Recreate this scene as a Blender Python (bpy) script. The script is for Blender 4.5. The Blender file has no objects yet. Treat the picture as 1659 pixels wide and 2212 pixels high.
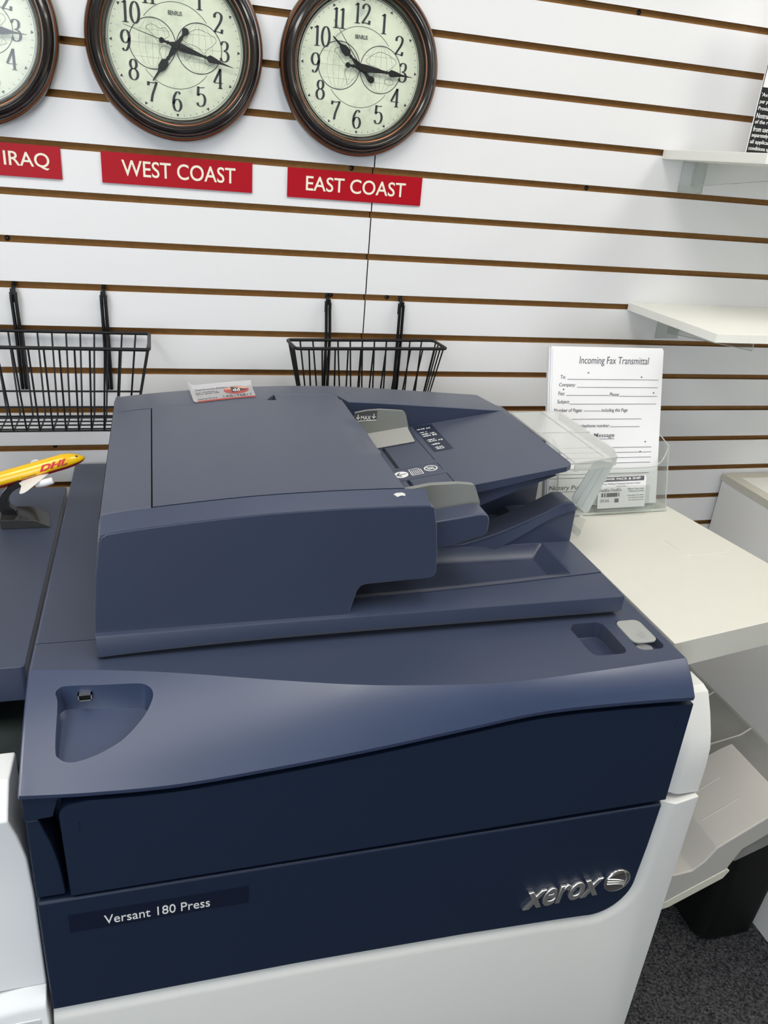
import bpy, bmesh, math, random
from mathutils import Vector, Matrix
random.seed(4)
sc = bpy.context.scene
COL = sc.collection

# ------------------------------------------------------------------ camera
cam = bpy.data.objects.new('camera', bpy.data.cameras.new('camera'))
COL.objects.link(cam)
right = Vector((0.96243964, -0.2593872, 0.08017611))
down = Vector((-0.0381653, -0.42164037, -0.90595961))
fwd = Vector((0.26879981, 0.8688715, -0.415703))
M = Matrix(((right.x, -down.x, -fwd.x), (right.y, -down.y, -fwd.y), (right.z, -down.z, -fwd.z))).to_4x4()
M.translation = (0, 0, 1.635)
cam.matrix_world = M
cam.data.sensor_fit = 'HORIZONTAL'
cam.data.sensor_width = 36
cam.data.lens = 36 * 1692 / 1659
cam.data.clip_start = 0.02
sc.camera = cam

# ------------------------------------------------------------------ world, lights, exposure
sc.view_settings.view_transform = 'Standard'
sc.view_settings.look = 'None'
sc.view_settings.gamma = 1
sc.view_settings.use_curve_mapping = False
sc.view_settings.exposure = 0.0
sc.cycles.transparent_max_bounces = 32
LAMP = 8.6          # emission of the ceiling diffusers
DAY = 70.0           # daylight through the shop window (W)
w = bpy.data.worlds.new('world'); sc.world = w
w.use_nodes = True
w.node_tree.nodes['Background'].inputs[0].default_value = (0.75, 0.85, 1, 1)
w.node_tree.nodes['Background'].inputs[1].default_value = 1.0
LIGHTS = [(-0.95, 0.30), (0.35, 0.30), (1.65, 0.30), (2.95, 0.30)]  # last troffer is unseen, added to brighten the right side
CEIL = 2.75
day = bpy.data.lights.new('daylight', 'AREA'); day.shape = 'RECTANGLE'; day.size = 2.6; day.size_y = 1.9
day.energy = DAY; day.color = (0.86, 0.93, 1.0)
dayo = bpy.data.objects.new('daylight', day); COL.objects.link(dayo)
dayo.location = (-1.7, -2.99, 1.5); dayo.rotation_euler = (math.radians(90), 0, 0)

# ------------------------------------------------------------------ materials
MATS = {}
def mat(name, col, rough=0.5, metal=0.0, spec=0.5, coat=0.0, dust=0.0, noise=None, bump=None, emit=None, var=0.0, vscale=30, coat_rough=0.1):
    m = bpy.data.materials.new(name); m.use_nodes = True
    nt = m.node_tree; b = nt.nodes['Principled BSDF']
    b.inputs['Base Color'].default_value = (*col, 1)
    b.inputs['Roughness'].default_value = rough
    b.inputs['Metallic'].default_value = metal
    b.inputs['Specular IOR Level'].default_value = spec
    b.inputs['Coat Weight'].default_value = coat
    b.inputs['Sheen Weight'].default_value = dust; b.inputs['Sheen Roughness'].default_value = 0.5
    b.inputs['Coat Roughness'].default_value = coat_rough
    if emit:
        b.inputs['Emission Color'].default_value = (*emit[0], 1); b.inputs['Emission Strength'].default_value = emit[1]
    tc = None
    if var or bump:
        tc = nt.nodes.new('ShaderNodeTexCoord')
    if var:
        n = nt.nodes.new('ShaderNodeTexNoise'); n.inputs['Scale'].default_value = vscale; n.inputs['Detail'].default_value = 6
        nt.links.new(tc.outputs['Object'], n.inputs['Vector'])
        r = nt.nodes.new('ShaderNodeMix'); r.data_type = 'RGBA'
        r.inputs[6].default_value = (*[c * (1 - var) for c in col], 1); r.inputs[7].default_value = (*[min(1, c * (1 + var)) for c in col], 1)
        nt.links.new(n.outputs['Fac'], r.inputs[0]); nt.links.new(r.outputs[2], b.inputs['Base Color'])
    if bump:
        n = nt.nodes.new('ShaderNodeTexNoise'); n.inputs['Scale'].default_value = bump[0]; n.inputs['Detail'].default_value = 3
        nt.links.new(tc.outputs['Object'], n.inputs['Vector'])
        bp = nt.nodes.new('ShaderNodeBump'); bp.inputs['Strength'].default_value = bump[1]; bp.inputs['Distance'].default_value = bump[2]
        nt.links.new(n.outputs['Fac'], bp.inputs['Height']); nt.links.new(bp.outputs['Normal'], b.inputs['Normal'])
    MATS[name] = m
    return m

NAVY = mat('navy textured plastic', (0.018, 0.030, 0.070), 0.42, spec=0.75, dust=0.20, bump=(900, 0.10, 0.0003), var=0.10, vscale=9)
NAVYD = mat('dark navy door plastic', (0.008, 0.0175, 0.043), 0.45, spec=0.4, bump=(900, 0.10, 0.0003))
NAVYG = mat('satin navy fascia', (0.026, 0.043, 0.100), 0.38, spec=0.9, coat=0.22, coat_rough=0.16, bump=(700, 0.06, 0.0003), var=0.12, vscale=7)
NAVYP = mat('glossy navy nameplate', (0.004, 0.009, 0.026), 0.25)
INK = mat('dark gap', (0.006, 0.006, 0.008), 0.8)
WHITEDAY = mat('daylight-tinted white plastic', (0.86, 0.87, 0.88), 0.45, bump=(800, 0.06, 0.0003))  # white plastic made brighter and bluer: cool daylight painted into the base colour
WHITEP = mat('white machine plastic', (0.70, 0.70, 0.68), 0.45, bump=(800, 0.06, 0.0003))
GREYP = mat('grey tray plastic', (0.44, 0.425, 0.40), 0.5, bump=(700, 0.10, 0.001))
GREYD = mat('dark grey chute plastic', (0.20, 0.20, 0.19), 0.55, bump=(300, 0.15, 0.001), var=0.30, vscale=12)
GUIDE = mat('grey guide plastic', (0.20, 0.21, 0.20), 0.5, bump=(900, 0.08, 0.001))
GUIDED = mat('dark grey decal', (0.06, 0.065, 0.065), 0.5)
LAM = mat('white slatwall laminate', (0.80, 0.80, 0.81), 0.42, spec=0.4, bump=(260, 0.05, 0.0004), var=0.015, vscale=5)
MDF = mat('brown fibreboard', (0.30, 0.155, 0.05), 0.85, spec=0.2, var=0.25, vscale=60)
SEAM = mat('dark fibreboard seam', (0.05, 0.025, 0.015), 0.9)
BLACK = mat('black enamelled wire', (0.006, 0.006, 0.0065), 0.4, spec=0.3)
BLACKM = mat('matt black plastic', (0.006, 0.006, 0.006), 0.7, spec=0.2)
SHELFW = mat('white melamine shelf', (0.86, 0.86, 0.80), 0.4, bump=(400, 0.05, 0.001))
CREAM = mat('cream white tabletop laminate', (0.64, 0.635, 0.575), 0.45, bump=(500, 0.06, 0.001), var=0.02, vscale=25)
CREAMED = mat('cream edge banding', (0.62, 0.60, 0.51), 0.45)
GREYPAN = mat('pale grey melamine', (0.50, 0.49, 0.47), 0.5)
CABG = mat('light grey cabinet side', (0.88, 0.87, 0.85), 0.45)
RED = mat('red sign plastic', (0.40, 0.004, 0.013), 0.45, spec=0.2)
SIGNW = mat('cream engraved lettering', (0.86, 0.80, 0.66), 0.5)
BRONZE = mat('dark bronze clock frame', (0.012, 0.008, 0.0065), 0.20, spec=0.6, coat=0.5, var=0.4, vscale=18)
COPPER = mat('rubbed copper edge', (0.22, 0.085, 0.035), 0.3, metal=0.6)
HAND = mat('dark clock hand', (0.010, 0.010, 0.012), 0.4)
HANDG = mat('grey black numeral ink', (0.035, 0.035, 0.045), 0.6)
MAPINK = mat('faint map ink', (0.20, 0.22, 0.19), 0.7)
PAPER = mat('white paper', (0.80, 0.80, 0.82), 0.7, spec=0.2)
PRINT = mat('printed grey ink', (0.10, 0.10, 0.115), 0.7)
PRINTL = mat('light grey ink', (0.28, 0.28, 0.29), 0.7)
WINK = mat('white print', (0.82, 0.82, 0.82), 0.6)
CHROME = mat('chrome', (0.90, 0.90, 0.89), 0.36, metal=1.0)
STEEL = mat('silver metal', (0.6, 0.58, 0.52), 0.3, metal=1.0)
YELLOW = mat('yellow airliner paint', (0.86, 0.52, 0.0), 0.25, coat=0.4)
DRED = mat('dark red airliner paint', (0.32, 0.008, 0.02), 0.3)
REDL = mat('red airliner lettering', (0.62, 0.02, 0.012), 0.4)
AWHITE = mat('white airliner paint', (0.84, 0.84, 0.84), 0.3)
GLOSSB = mat('glossy black stand', (0.010, 0.010, 0.010), 0.12)
STICKR = mat('red sticker ink', (0.42, 0.06, 0.05), 0.5)
STICKS = mat('salmon sticker ink', (0.70, 0.36, 0.26), 0.5)
GREENG = mat('dark green grey interior', (0.030, 0.042, 0.042), 0.6)
CEILM = mat('white ceiling tile', (0.80, 0.80, 0.79), 0.9, bump=(120, 0.2, 0.002))
WALLP = mat('beige wall paint', (0.40, 0.39, 0.36), 0.8)
SWITCH = mat('grey switch', (0.22, 0.22, 0.23), 0.45)
LIGHTM = mat('lit diffuser', (0.9, 0.9, 0.9), 0.5, emit=((1.0, 0.965, 0.90), LAMP))
DOME = mat('brushed logo metal', (0.62, 0.62, 0.62), 0.2, metal=1.0)

def carpet_mat():
    m = mat('charcoal loop carpet', (0.03, 0.031, 0.034), 0.95, spec=0.1)
    nt = m.node_tree; b = nt.nodes['Principled BSDF']
    tc = nt.nodes.new('ShaderNodeTexCoord')
    n = nt.nodes.new('ShaderNodeTexNoise'); n.inputs['Scale'].default_value = 190; n.inputs['Detail'].default_value = 4; n.inputs['Roughness'].default_value = 0.7
    v = nt.nodes.new('ShaderNodeTexVoronoi'); v.inputs['Scale'].default_value = 260
    nt.links.new(tc.outputs['Object'], n.inputs['Vector']); nt.links.new(tc.outputs['Object'], v.inputs['Vector'])
    r = nt.nodes.new('ShaderNodeValToRGB')
    r.color_ramp.elements[0].position = 0.38; r.color_ramp.elements[0].color = (0.018, 0.018, 0.020, 1)
    r.color_ramp.elements[1].position = 0.68; r.color_ramp.elements[1].color = (0.17, 0.17, 0.18, 1)
    nt.links.new(n.outputs['Fac'], r.inputs[0]); nt.links.new(r.outputs[0], b.inputs['Base Color'])
    bp = nt.nodes.new('ShaderNodeBump'); bp.inputs['Strength'].default_value = 0.8; bp.inputs['Distance'].default_value = 0.004
    nt.links.new(v.outputs['Distance'], bp.inputs['Height']); nt.links.new(bp.outputs['Normal'], b.inputs['Normal'])
    return m
CARPET = carpet_mat()

def dial_mat():
    m = mat('aged cream clock dial', (0.72, 0.74, 0.58), 0.6)
    nt = m.node_tree; b = nt.nodes['Principled BSDF']
    tc = nt.nodes.new('ShaderNodeTexCoord')
    n = nt.nodes.new('ShaderNodeTexNoise'); n.inputs['Scale'].default_value = 16; n.inputs['Detail'].default_value = 7; n.inputs['Roughness'].default_value = 0.65
    nt.links.new(tc.outputs['Object'], n.inputs['Vector'])
    r = nt.nodes.new('ShaderNodeValToRGB'); e = r.color_ramp.elements
    e[0].position = 0.28; e[0].color = (0.40, 0.44, 0.40, 1); e[1].position = 0.52; e[1].color = (0.86, 0.90, 0.73, 1)
    x = e.new(0.40); x.color = (0.74, 0.79, 0.63, 1)
    nt.links.new(n.outputs['Fac'], r.inputs[0]); nt.links.new(r.outputs[0], b.inputs['Base Color'])
    return m
DIAL = dial_mat()

def clear_mat(name, tint=(0.97, 0.98, 0.97), refl=1.0, haze=0.0, rough=0.06):
    m = bpy.data.materials.new(name); m.use_nodes = True; nt = m.node_tree
    nt.nodes.remove(nt.nodes['Principled BSDF']); out = nt.nodes['Material Output']
    t = nt.nodes.new('ShaderNodeBsdfTransparent'); t.inputs[0].default_value = (*tint, 1)
    g = nt.nodes.new('ShaderNodeBsdfGlossy'); g.inputs['Roughness'].default_value = rough; g.inputs[0].default_value = (refl, refl, refl, 1)
    d = nt.nodes.new('ShaderNodeBsdfDiffuse'); d.inputs[0].default_value = (0.75, 0.78, 0.75, 1)
    lw = nt.nodes.new('ShaderNodeLayerWeight'); lw.inputs['Blend'].default_value = 0.5
    pw = nt.nodes.new('ShaderNodeMath'); pw.operation = 'POWER'; pw.inputs[1].default_value = 4.0
    f = nt.nodes.new('ShaderNodeMath'); f.operation = 'MULTIPLY_ADD'; f.inputs[1].default_value = 0.75; f.inputs[2].default_value = 0.035
    nt.links.new(lw.outputs['Facing'], pw.inputs[0]); nt.links.new(pw.outputs[0], f.inputs[0])
    m1 = nt.nodes.new('ShaderNodeMixShader'); m1.inputs[0].default_value = haze
    nt.links.new(t.outputs[0], m1.inputs[1]); nt.links.new(d.outputs[0], m1.inputs[2])
    m2 = nt.nodes.new('ShaderNodeMixShader')
    nt.links.new(f.outputs[0], m2.inputs[0]); nt.links.new(m1.outputs[0], m2.inputs[1]); nt.links.new(g.outputs[0], m2.inputs[2])
    nt.links.new(m2.outputs[0], out.inputs[0])
    return m
ACRYL = clear_mat('clear acrylic', (0.93, 0.94, 0.93), haze=0.05)
ACRYLE = clear_mat('polished acrylic edge', (0.88, 0.90, 0.88), haze=0.45)
ACRYLG = clear_mat('green tinted clear plastic', (0.88, 0.94, 0.88), haze=0.75)
FROST = clear_mat('frosted clear plastic', (0.90, 0.90, 0.89), haze=0.32, rough=0.2)
GLASS = clear_mat('clear glass', (0.97, 0.985, 0.98))
CRYSTAL = clear_mat('clock crystal', (0.98, 0.985, 0.98), refl=0.7)

# ------------------------------------------------------------------ helpers
def rootloc(p):
    if p is None: return Vector((0, 0, 0))
    while p.parent: p = p.parent
    return Vector(p.location)

def thing(name, label, cat, loc, group=None):
    o = bpy.data.objects.new(name, None); COL.objects.link(o)
    o.location = loc; o.empty_display_size = 0.05
    o['label'] = label; o['category'] = cat
    if group: o['group'] = group
    return o

def tag(o, label, cat, group=None):
    o['label'] = label; o['category'] = cat
    if group: o['group'] = group
    return o

def finish(name, bm, mats, parent=None, bevel=0, seg=2, smooth=True, angle=35, label=None, recalc=True, kind=None):
    if recalc: bmesh.ops.recalc_face_normals(bm, faces=bm.faces[:])
    me = bpy.data.meshes.new(name)
    if parent is None:
        xs = [v.co for v in bm.verts]
        lo = Vector([min(c[i] for c in xs) for i in range(3)]); hi = Vector([max(c[i] for c in xs) for i in range(3)])
        org = Vector(((lo.x + hi.x) / 2, (lo.y + hi.y) / 2, lo.z))
    else:
        org = rootloc(parent)
    bmesh.ops.translate(bm, verts=bm.verts[:], vec=-org)
    bm.to_mesh(me); bm.free()
    if not isinstance(mats, (list, tuple)): mats = [mats]
    for m in mats: me.materials.append(m)
    if smooth:
        for p in me.polygons: p.use_smooth = True
        me.set_sharp_from_angle(angle=math.radians(angle))
    o = bpy.data.objects.new(name, me); COL.objects.link(o)
    if parent is None: o.location = org
    else: o.parent = parent
    if bevel:
        b = o.modifiers.new('bevel', 'BEVEL'); b.width = bevel; b.segments = seg; b.limit_method = 'ANGLE'; b.angle_limit = math.radians(32); b.harden_normals = smooth
    if label: o['label'] = label
    if kind: o['kind'] = kind
    return o

def bm_box(bm, lo, hi, mi=0):
    x0, y0, z0 = lo; x1, y1, z1 = hi
    v = [bm.verts.new(c) for c in ((x0, y0, z0), (x1, y0, z0), (x1, y1, z0), (x0, y1, z0), (x0, y0, z1), (x1, y0, z1), (x1, y1, z1), (x0, y1, z1))]
    for q in ((0, 3, 2, 1), (4, 5, 6, 7), (0, 1, 5, 4), (1, 2, 6, 5), (2, 3, 7, 6), (3, 0, 4, 7)):
        f = bm.faces.new([v[i] for i in q]); f.material_index = mi
    return v

def bm_loft(bm, rings, cap=True, closed=False, mi=0):
    R = [[bm.verts.new(c) for c in r] for r in rings]
    n = len(R[0]); k = len(R)
    for i in range(k if closed else k - 1):
        a, b = R[i], R[(i + 1) % k]
        for j in range(n):
            f = bm.faces.new((a[j], a[(j + 1) % n], b[(j + 1) % n], b[j])); f.material_index = mi
    if cap and not closed:
        f = bm.faces.new(R[0]); f.material_index = mi
        f = bm.faces.new(R[-1][::-1]); f.material_index = mi
    return R

AX = {'x': lambda p, t: (t, p[0], p[1]), 'y': lambda p, t: (p[0], t, p[1]), 'z': lambda p, t: (p[0], p[1], t)}
def bm_prism(bm, pts, axis, a, b, mi=0):
    return bm_loft(bm, [[AX[axis](p, a) for p in pts], [AX[axis](p, b) for p in pts]], mi=mi)

def prism(name, pts, axis, a, b, m, parent=None, **k):
    bm = bmesh.new(); bm_prism(bm, pts, axis, a, b); return finish(name, bm, m, parent, **k)
def box(name, lo, hi, m, parent=None, **k):
    bm = bmesh.new(); bm_box(bm, lo, hi); return finish(name, bm, m, parent, **k)

def bm_tube(bm, path, r, seg=8, closed=False, mi=0):
    P = [Vector(p) for p in path]; n = len(P); rings = []; prev = None
    for i in range(n):
        if closed: t = (P[(i + 1) % n] - P[i - 1]).normalized()
        else: t = (P[min(i + 1, n - 1)] - P[max(i - 1, 0)]).normalized()
        ref = prev if prev is not None else (Vector((0, 0, 1)) if abs(t.z) < 0.9 else Vector((1, 0, 0)))
        u = (ref - t * ref.dot(t)).normalized(); v = t.cross(u); prev = u
        rr = r[i] if isinstance(r, (list, tuple)) else r
        rings.append([P[i] + (u * math.cos(2 * math.pi * k / seg) + v * math.sin(2 * math.pi * k / seg)) * rr for k in range(seg)])
    bm_loft(bm, rings, closed=closed, mi=mi)

def bm_lathe(bm, prof, origin, axis, up, seg=96, mi_fn=None, close_axis=False):
    """prof: (radius, offset along axis)"""
    A = Vector(axis).normalized(); U = Vector(up).normalized(); V = A.cross(U); O = Vector(origin)
    rings = []
    for k in range(seg):
        a = 2 * math.pi * k / seg; d = U * math.cos(a) + V * math.sin(a)
        rings.append([bm.verts.new(O + d * r + A * h) for r, h in prof])
    for k in range(seg):
        a, b = rings[k], rings[(k + 1) % seg]
        for j in range(len(prof) - 1):
            f = bm.faces.new((a[j], a[j + 1], b[j + 1], b[j]))
            if mi_fn: f.material_index = mi_fn(j)
    if close_axis:
        bm.faces.new([r[-1] for r in rings]); bm.faces.new([r[0] for r in rings][::-1])

def arc(cx, cy, rx, ry, a0, a1, n=10):
    return [(cx + rx * math.cos(math.radians(a0 + (a1 - a0) * i / n)), cy + ry * math.sin(math.radians(a0 + (a1 - a0) * i / n))) for i in range(n + 1)]

def rrect(x0, y0, x1, y1, r, n=5):
    return arc(x0 + r, y0 + r, r, r, 180, 270, n) + arc(x1 - r, y0 + r, r, r, 270, 360, n) + arc(x1 - r, y1 - r, r, r, 0, 90, n) + arc(x0 + r, y1 - r, r, r, 90, 180, n)

def catmull(pts, n=8, closed=False):
    out = []; m = len(pts)
    for i in range(m if closed else m - 1):
        g = (lambda k: pts[k % m]) if closed else (lambda k: pts[max(0, min(m - 1, k))])
        p0, p1, p2, p3 = g(i - 1), g(i), g(i + 1), g(i + 2)
        for s in range(n):
            t = s / n
            out.append(tuple(0.5 * (2 * b + (c - a) * t + (2 * a - 5 * b + 4 * c - d) * t * t + (3 * b - a - 3 * c + d) * t ** 3) for a, b, c, d in zip(p0, p1, p2, p3)))
    if not closed: out.append(tuple(pts[-1]))
    return out

def interp(tab, x):
    if x <= tab[0][0]: return tab[0][1]
    for (a, p), (b, q) in zip(tab, tab[1:]):
        if x <= b: return p + (q - p) * (x - a) / (b - a)
    return tab[-1][1]
def smooth_tab(tab, n=8): return catmull(tab, n)

def cut(o, bms):
    """subtract solids from o (origin-relative handled), applied at once"""
    org = rootloc(o) if o.parent else Vector(o.location)
    for bm in bms:
        bmesh.ops.recalc_face_normals(bm, faces=bm.faces[:])
        bmesh.ops.translate(bm, verts=bm.verts[:], vec=-org)
        me = bpy.data.meshes.new('tmp'); bm.to_mesh(me); bm.free()
        for p in me.polygons: p.use_smooth = True
        c = bpy.data.objects.new('tmp', me); COL.objects.link(c)
        c.matrix_world = Matrix.Translation(org)
        bpy.context.view_layer.update()
        md = o.modifiers.new('cut', 'BOOLEAN'); md.operation = 'DIFFERENCE'; md.object = c; md.solver = 'EXACT'
        dg = bpy.context.evaluated_depsgraph_get()
        new = bpy.data.meshes.new_from_object(o.evaluated_get(dg))
        o.modifiers.remove(md); old = o.data; o.data = new
        bpy.data.objects.remove(c); bpy.data.meshes.remove(me); bpy.data.meshes.remove(old)
    o.data.set_sharp_from_angle(angle=math.radians(12))

def text_bm(s, extrude=0.0, shear=0.0, offset=0.0, bev=0.0):
    cu = bpy.data.curves.new('tmp', 'FONT'); cu.body = s; cu.size = 1; cu.extrude = extrude; cu.shear = shear; cu.offset = offset; cu.resolution_u = 4; cu.bevel_depth = bev; cu.bevel_resolution = 2
    o = bpy.data.objects.new('tmp', cu); COL.objects.link(o)
    dg = bpy.context.evaluated_depsgraph_get()
    me = bpy.data.meshes.new_from_object(o.evaluated_get(dg))
    bm = bmesh.new(); bm.from_mesh(me)
    bpy.data.objects.remove(o); bpy.data.curves.remove(cu); bpy.data.meshes.remove(me)
    return bm

def text_fit(s, w, h, depth=0.0003, shear=0.0, offset=0.0, bev=0.0):
    """bmesh of s with its bounding box scaled to w x h, lying in xy from the origin, thickness depth"""
    bm = text_bm(s, 0.02, shear, offset, bev)
    xs = [v.co.x for v in bm.verts]; ys = [v.co.y for v in bm.verts]
    x0, x1, y0, y1 = min(xs), max(xs), min(ys), max(ys)
    sx = w / (x1 - x0); sy = h / (y1 - y0) if h else sx
    zm = max(v.co.z for v in bm.verts)
    for v in bm.verts:
        v.co = Vector(((v.co.x - x0) * sx, (v.co.y - y0) * sy, (v.co.z + zm) / (2 * zm) * depth))
    return bm

def frame(o, x, y):
    X = Vector(x).normalized(); Y = Vector(y).normalized(); Z = X.cross(Y)
    m = Matrix((X, Y, Z)).transposed().to_4x4(); m.translation = o
    return m

def join(bms, dst=None):
    dst = dst or bmesh.new()
    for b in bms:
        me = bpy.data.meshes.new('tmp'); b.to_mesh(me); b.free(); dst.from_mesh(me); bpy.data.meshes.remove(me)
    return dst

def lettering(name, items, fr, m, parent, label=None):
    """items: (text, x, y, w, h[, shear, offset]) on plane fr"""
    L = []
    for it in items:
        s, x, y, wd, h = it[:5]; sh = it[5] if len(it) > 5 else 0; of = it[6] if len(it) > 6 else 0
        b = text_fit(s, wd, h, 0.0003, sh, of)
        bmesh.ops.translate(b, verts=b.verts[:], vec=(x, y, 0.0002)); L.append(b)
    bm = join(L); bmesh.ops.transform(bm, matrix=fr, verts=bm.verts[:])
    return finish(name, bm, m, parent, smooth=False, recalc=False, label=label)

def flat_poly(bm, pts, z0=0.0002, z1=0.0004, mi=0):
    bm_prism(bm, pts, 'z', z0, z1, mi=mi)

def ribbon(bm, pts, wfn, z0=0.0002, z1=0.0005):
    P = [Vector((p[0], p[1], 0)) for p in pts]; n = len(P); A = []; B = []
    for i in range(n):
        t = (P[min(i + 1, n - 1)] - P[max(i - 1, 0)]).normalized()
        nn = Vector((-t.y, t.x, 0)); ww = wfn(t) / 2
        A.append(P[i] + nn * ww); B.append(P[i] - nn * ww)
    for i in range(n - 1):
        q = [A[i], A[i + 1], B[i + 1], B[i]]
        bm_loft(bm, [[c + Vector((0, 0, z0)) for c in q], [c + Vector((0, 0, z1)) for c in q]])

def hline(bm, x0, y0, x1, y1, t, z0=0.0002, z1=0.0004):
    ribbon(bm, [(x0, y0), (x1, y1)], lambda t_: t, z0, z1)

# ------------------------------------------------------------------ the room
W = 1.524
XL, XR, YF = -3.0, 3.4, -3.0
def struct(o): o['kind'] = 'structure'; return o
struct(box('floor', (XL, YF, -0.05), (XR, W + 0.05, 0), CARPET, smooth=False))
struct(box('ceiling', (XL, YF, CEIL), (XR, W + 0.05, CEIL + 0.05), CEILM, smooth=False))
struct(box('wall_left', (XL - 0.05, YF, 0), (XL, W + 0.05, CEIL), WALLP, smooth=False))
struct(box('wall_right', (XR, YF, 0), (XR + 0.05, W + 0.05, CEIL), WALLP, smooth=False))
bm = bmesh.new()
WX0, WX1, WZ0, WZ1 = -2.95, -0.35, 0.5, 2.5
for lo, hi in (((XL, YF - 0.1, 0), (WX0, YF, CEIL)), ((WX1, YF - 0.1, 0), (XR, YF, CEIL)), ((WX0, YF - 0.1, 0), (WX1, YF, WZ0)), ((WX0, YF - 0.1, WZ1), (WX1, YF, CEIL))):
    bm_box(bm, lo, hi)
struct(finish('wall_front', bm, WALLP, smooth=False))
bm = bmesh.new()
for lo, hi in (((WX0, YF - 0.08, WZ0), (WX0 + 0.05, YF - 0.02, WZ1)), ((WX1 - 0.05, YF - 0.08, WZ0), (WX1, YF - 0.02, WZ1)), ((WX0, YF - 0.08, WZ0), (WX1, YF - 0.02, WZ0 + 0.05)),
               ((WX0, YF - 0.08, WZ1 - 0.05), (WX1, YF - 0.02, WZ1)), ((-1.675, YF - 0.08, WZ0), (-1.625, YF - 0.02, WZ1))):
    bm_box(bm, lo, hi)
win = struct(finish('window_1', bm, STEEL, smooth=False))
box('pane', (WX0 + 0.05, YF - 0.055, WZ0 + 0.05), (WX1 - 0.05, YF - 0.049, WZ1 - 0.05), GLASS, win, smooth=False)

# slatwall: boards with brown grooves every three inches, two panels meeting at a seam
bm = bmesh.new()
PITCH, GH = 0.0762, 0.0115
prof = [(W, 0.0, 0)]
k0 = -20
zz = 1.609 - PITCH * 20
while zz < CEIL - 0.02:
    zb = zz - GH
    prof += [(W, zb, 0), (W + 0.0105, zb, 1), (W + 0.0105, zz + 0.006, 1), (W + 0.005, zz + 0.006, 1), (W + 0.005, zz, 1), (W, zz, 1)]
    zz += PITCH
prof += [(W, CEIL, 0)]
SX = 0.3945
for x0, x1 in ((XL, SX - 0.0011), (SX + 0.0011, XR)):
    a = [bm.verts.new((x0, p[0], p[1])) for p in prof]; b = [bm.verts.new((x1, p[0], p[1])) for p in prof]
    for i in range(len(prof) - 1):
        f = bm.faces.new((a[i], b[i], b[i + 1], a[i + 1])); f.material_index = prof[i + 1][2]
    if x0 > 0: ends = a
    else: ends = b
    back = [bm.verts.new((v.co.x, W + 0.012, v.co.z)) for v in ends]
    for i in range(len(prof) - 1):
        f = bm.faces.new((ends[i], ends[i + 1], back[i + 1], back[i])); f.material_index = 2
v = [bm.verts.new(c) for c in ((XL, W + 0.02, 0), (XR, W + 0.02, 0), (XR, W + 0.02, CEIL), (XL, W + 0.02, CEIL))]
f = bm.faces.new(v); f.material_index = 2
struct(finish('wall_back', bm, [LAM, MDF, SEAM], smooth=False, recalc=False))

# ceiling lamps
for i, (x, y) in enumerate(LIGHTS):
    t = thing('ceiling_light', 'recessed ceiling troffer, ' + ['left of the row', 'above the press', 'right of the row', 'far right, unseen, added to brighten that side'][i], 'ceiling light', (x, y, CEIL - 0.03), 'ceiling troffers')
    box('diffuser', (x - 0.28, y - 0.58, CEIL - 0.022), (x + 0.28, y + 0.58, CEIL - 0.012), LIGHTM, t, smooth=False)
    bm = bmesh.new()
    for lo, hi in (((x - 0.31, y - 0.61, CEIL - 0.03), (x - 0.28, y + 0.61, CEIL - 0.0005)), ((x + 0.28, y - 0.61, CEIL - 0.03), (x + 0.31, y + 0.61, CEIL - 0.0005)),
                   ((x - 0.28, y - 0.61, CEIL - 0.03), (x + 0.28, y - 0.58, CEIL - 0.0005)), ((x - 0.28, y + 0.58, CEIL - 0.03), (x + 0.28, y + 0.61, CEIL - 0.0005))):
        bm_box(bm, lo, hi)
    finish('frame', bm, WHITEP, t, smooth=False)

# ------------------------------------------------------------------ digital press (copier)
press = thing('digital_press', 'large navy and white digital press with document feeder, filling the foreground', 'printer', (0.27, 1.1, 0))
FY = 0.710
RIDGE = smooth_tab([(-0.168, 0.846), (-0.07, 0.830), (0.016, 0.810), (0.126, 0.779), (0.235, 0.752), (0.35, 0.735), (0.427, 0.730), (0.542, 0.734), (0.68, 0.742)])
LOW = smooth_tab([(-0.168, 0.975), (-0.093, 0.967), (0.003, 0.963), (0.118, 0.970), (0.229, 0.980), (0.347, 0.994), (0.452, 1.006), (0.565, 1.0055), (0.68, 1.000)])
TOPZ = 1.04
# deck and fascia in one loft; the deck keeps its own material
PX0, PX1 = -0.165, 0.682
def fascia_profile(x):
    yr, zl = interp(RIDGE, x), interp(LOW, x)
    yl = FY - 0.004
    dy, dz = yl - yr, zl - TOPZ
    L = math.hypot(dy, dz); nx, nz = dz / L, -dy / L       # outward = towards camera and up
    if nz < 0: nx, nz = -nx, -nz
    b = 0.10 * L
    P = []
    for i in range(1, 9):
        t = i / 9
        P.append((yr + dy * t + nx * b * 4 * t * (1 - t) * 0.5, TOPZ + dz * t + nz * b * 4 * t * (1 - t) * 0.5))
    return [(1.513, 0.93), (1.513, TOPZ)] + [(yr + 0.0, TOPZ)] + P + [(yl, zl + 0.001), (yl + 0.0006, zl - 0.004), (yl + 0.003, zl - 0.007), (0.735, zl - 0.009), (0.76, 0.93)]
N = 60
def shrunk(x, d):
    P = fascia_profile(x); n = len(P); out = []
    for k, p in enumerate(P):
        if 2 <= k <= n - 4:
            a, b = Vector(P[k - 1]), Vector(P[k + 1]); t = (b - a).normalized(); out.append((p[0] - t.y * d * -1 if False else p[0] + abs(t.y) * d * 0.8, p[1] - abs(t.x) * d * 0.8))
        elif k == 1: out.append((p[0], p[1] - d))
        else: out.append(p)
    return out
xs_ = [PX0 + 0.0035 + (PX1 - PX0 - 0.007) * i / N for i in range(N + 1)]
rings = [[(x, p[0], p[1]) for p in fascia_profile(x)] for x in xs_]
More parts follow.
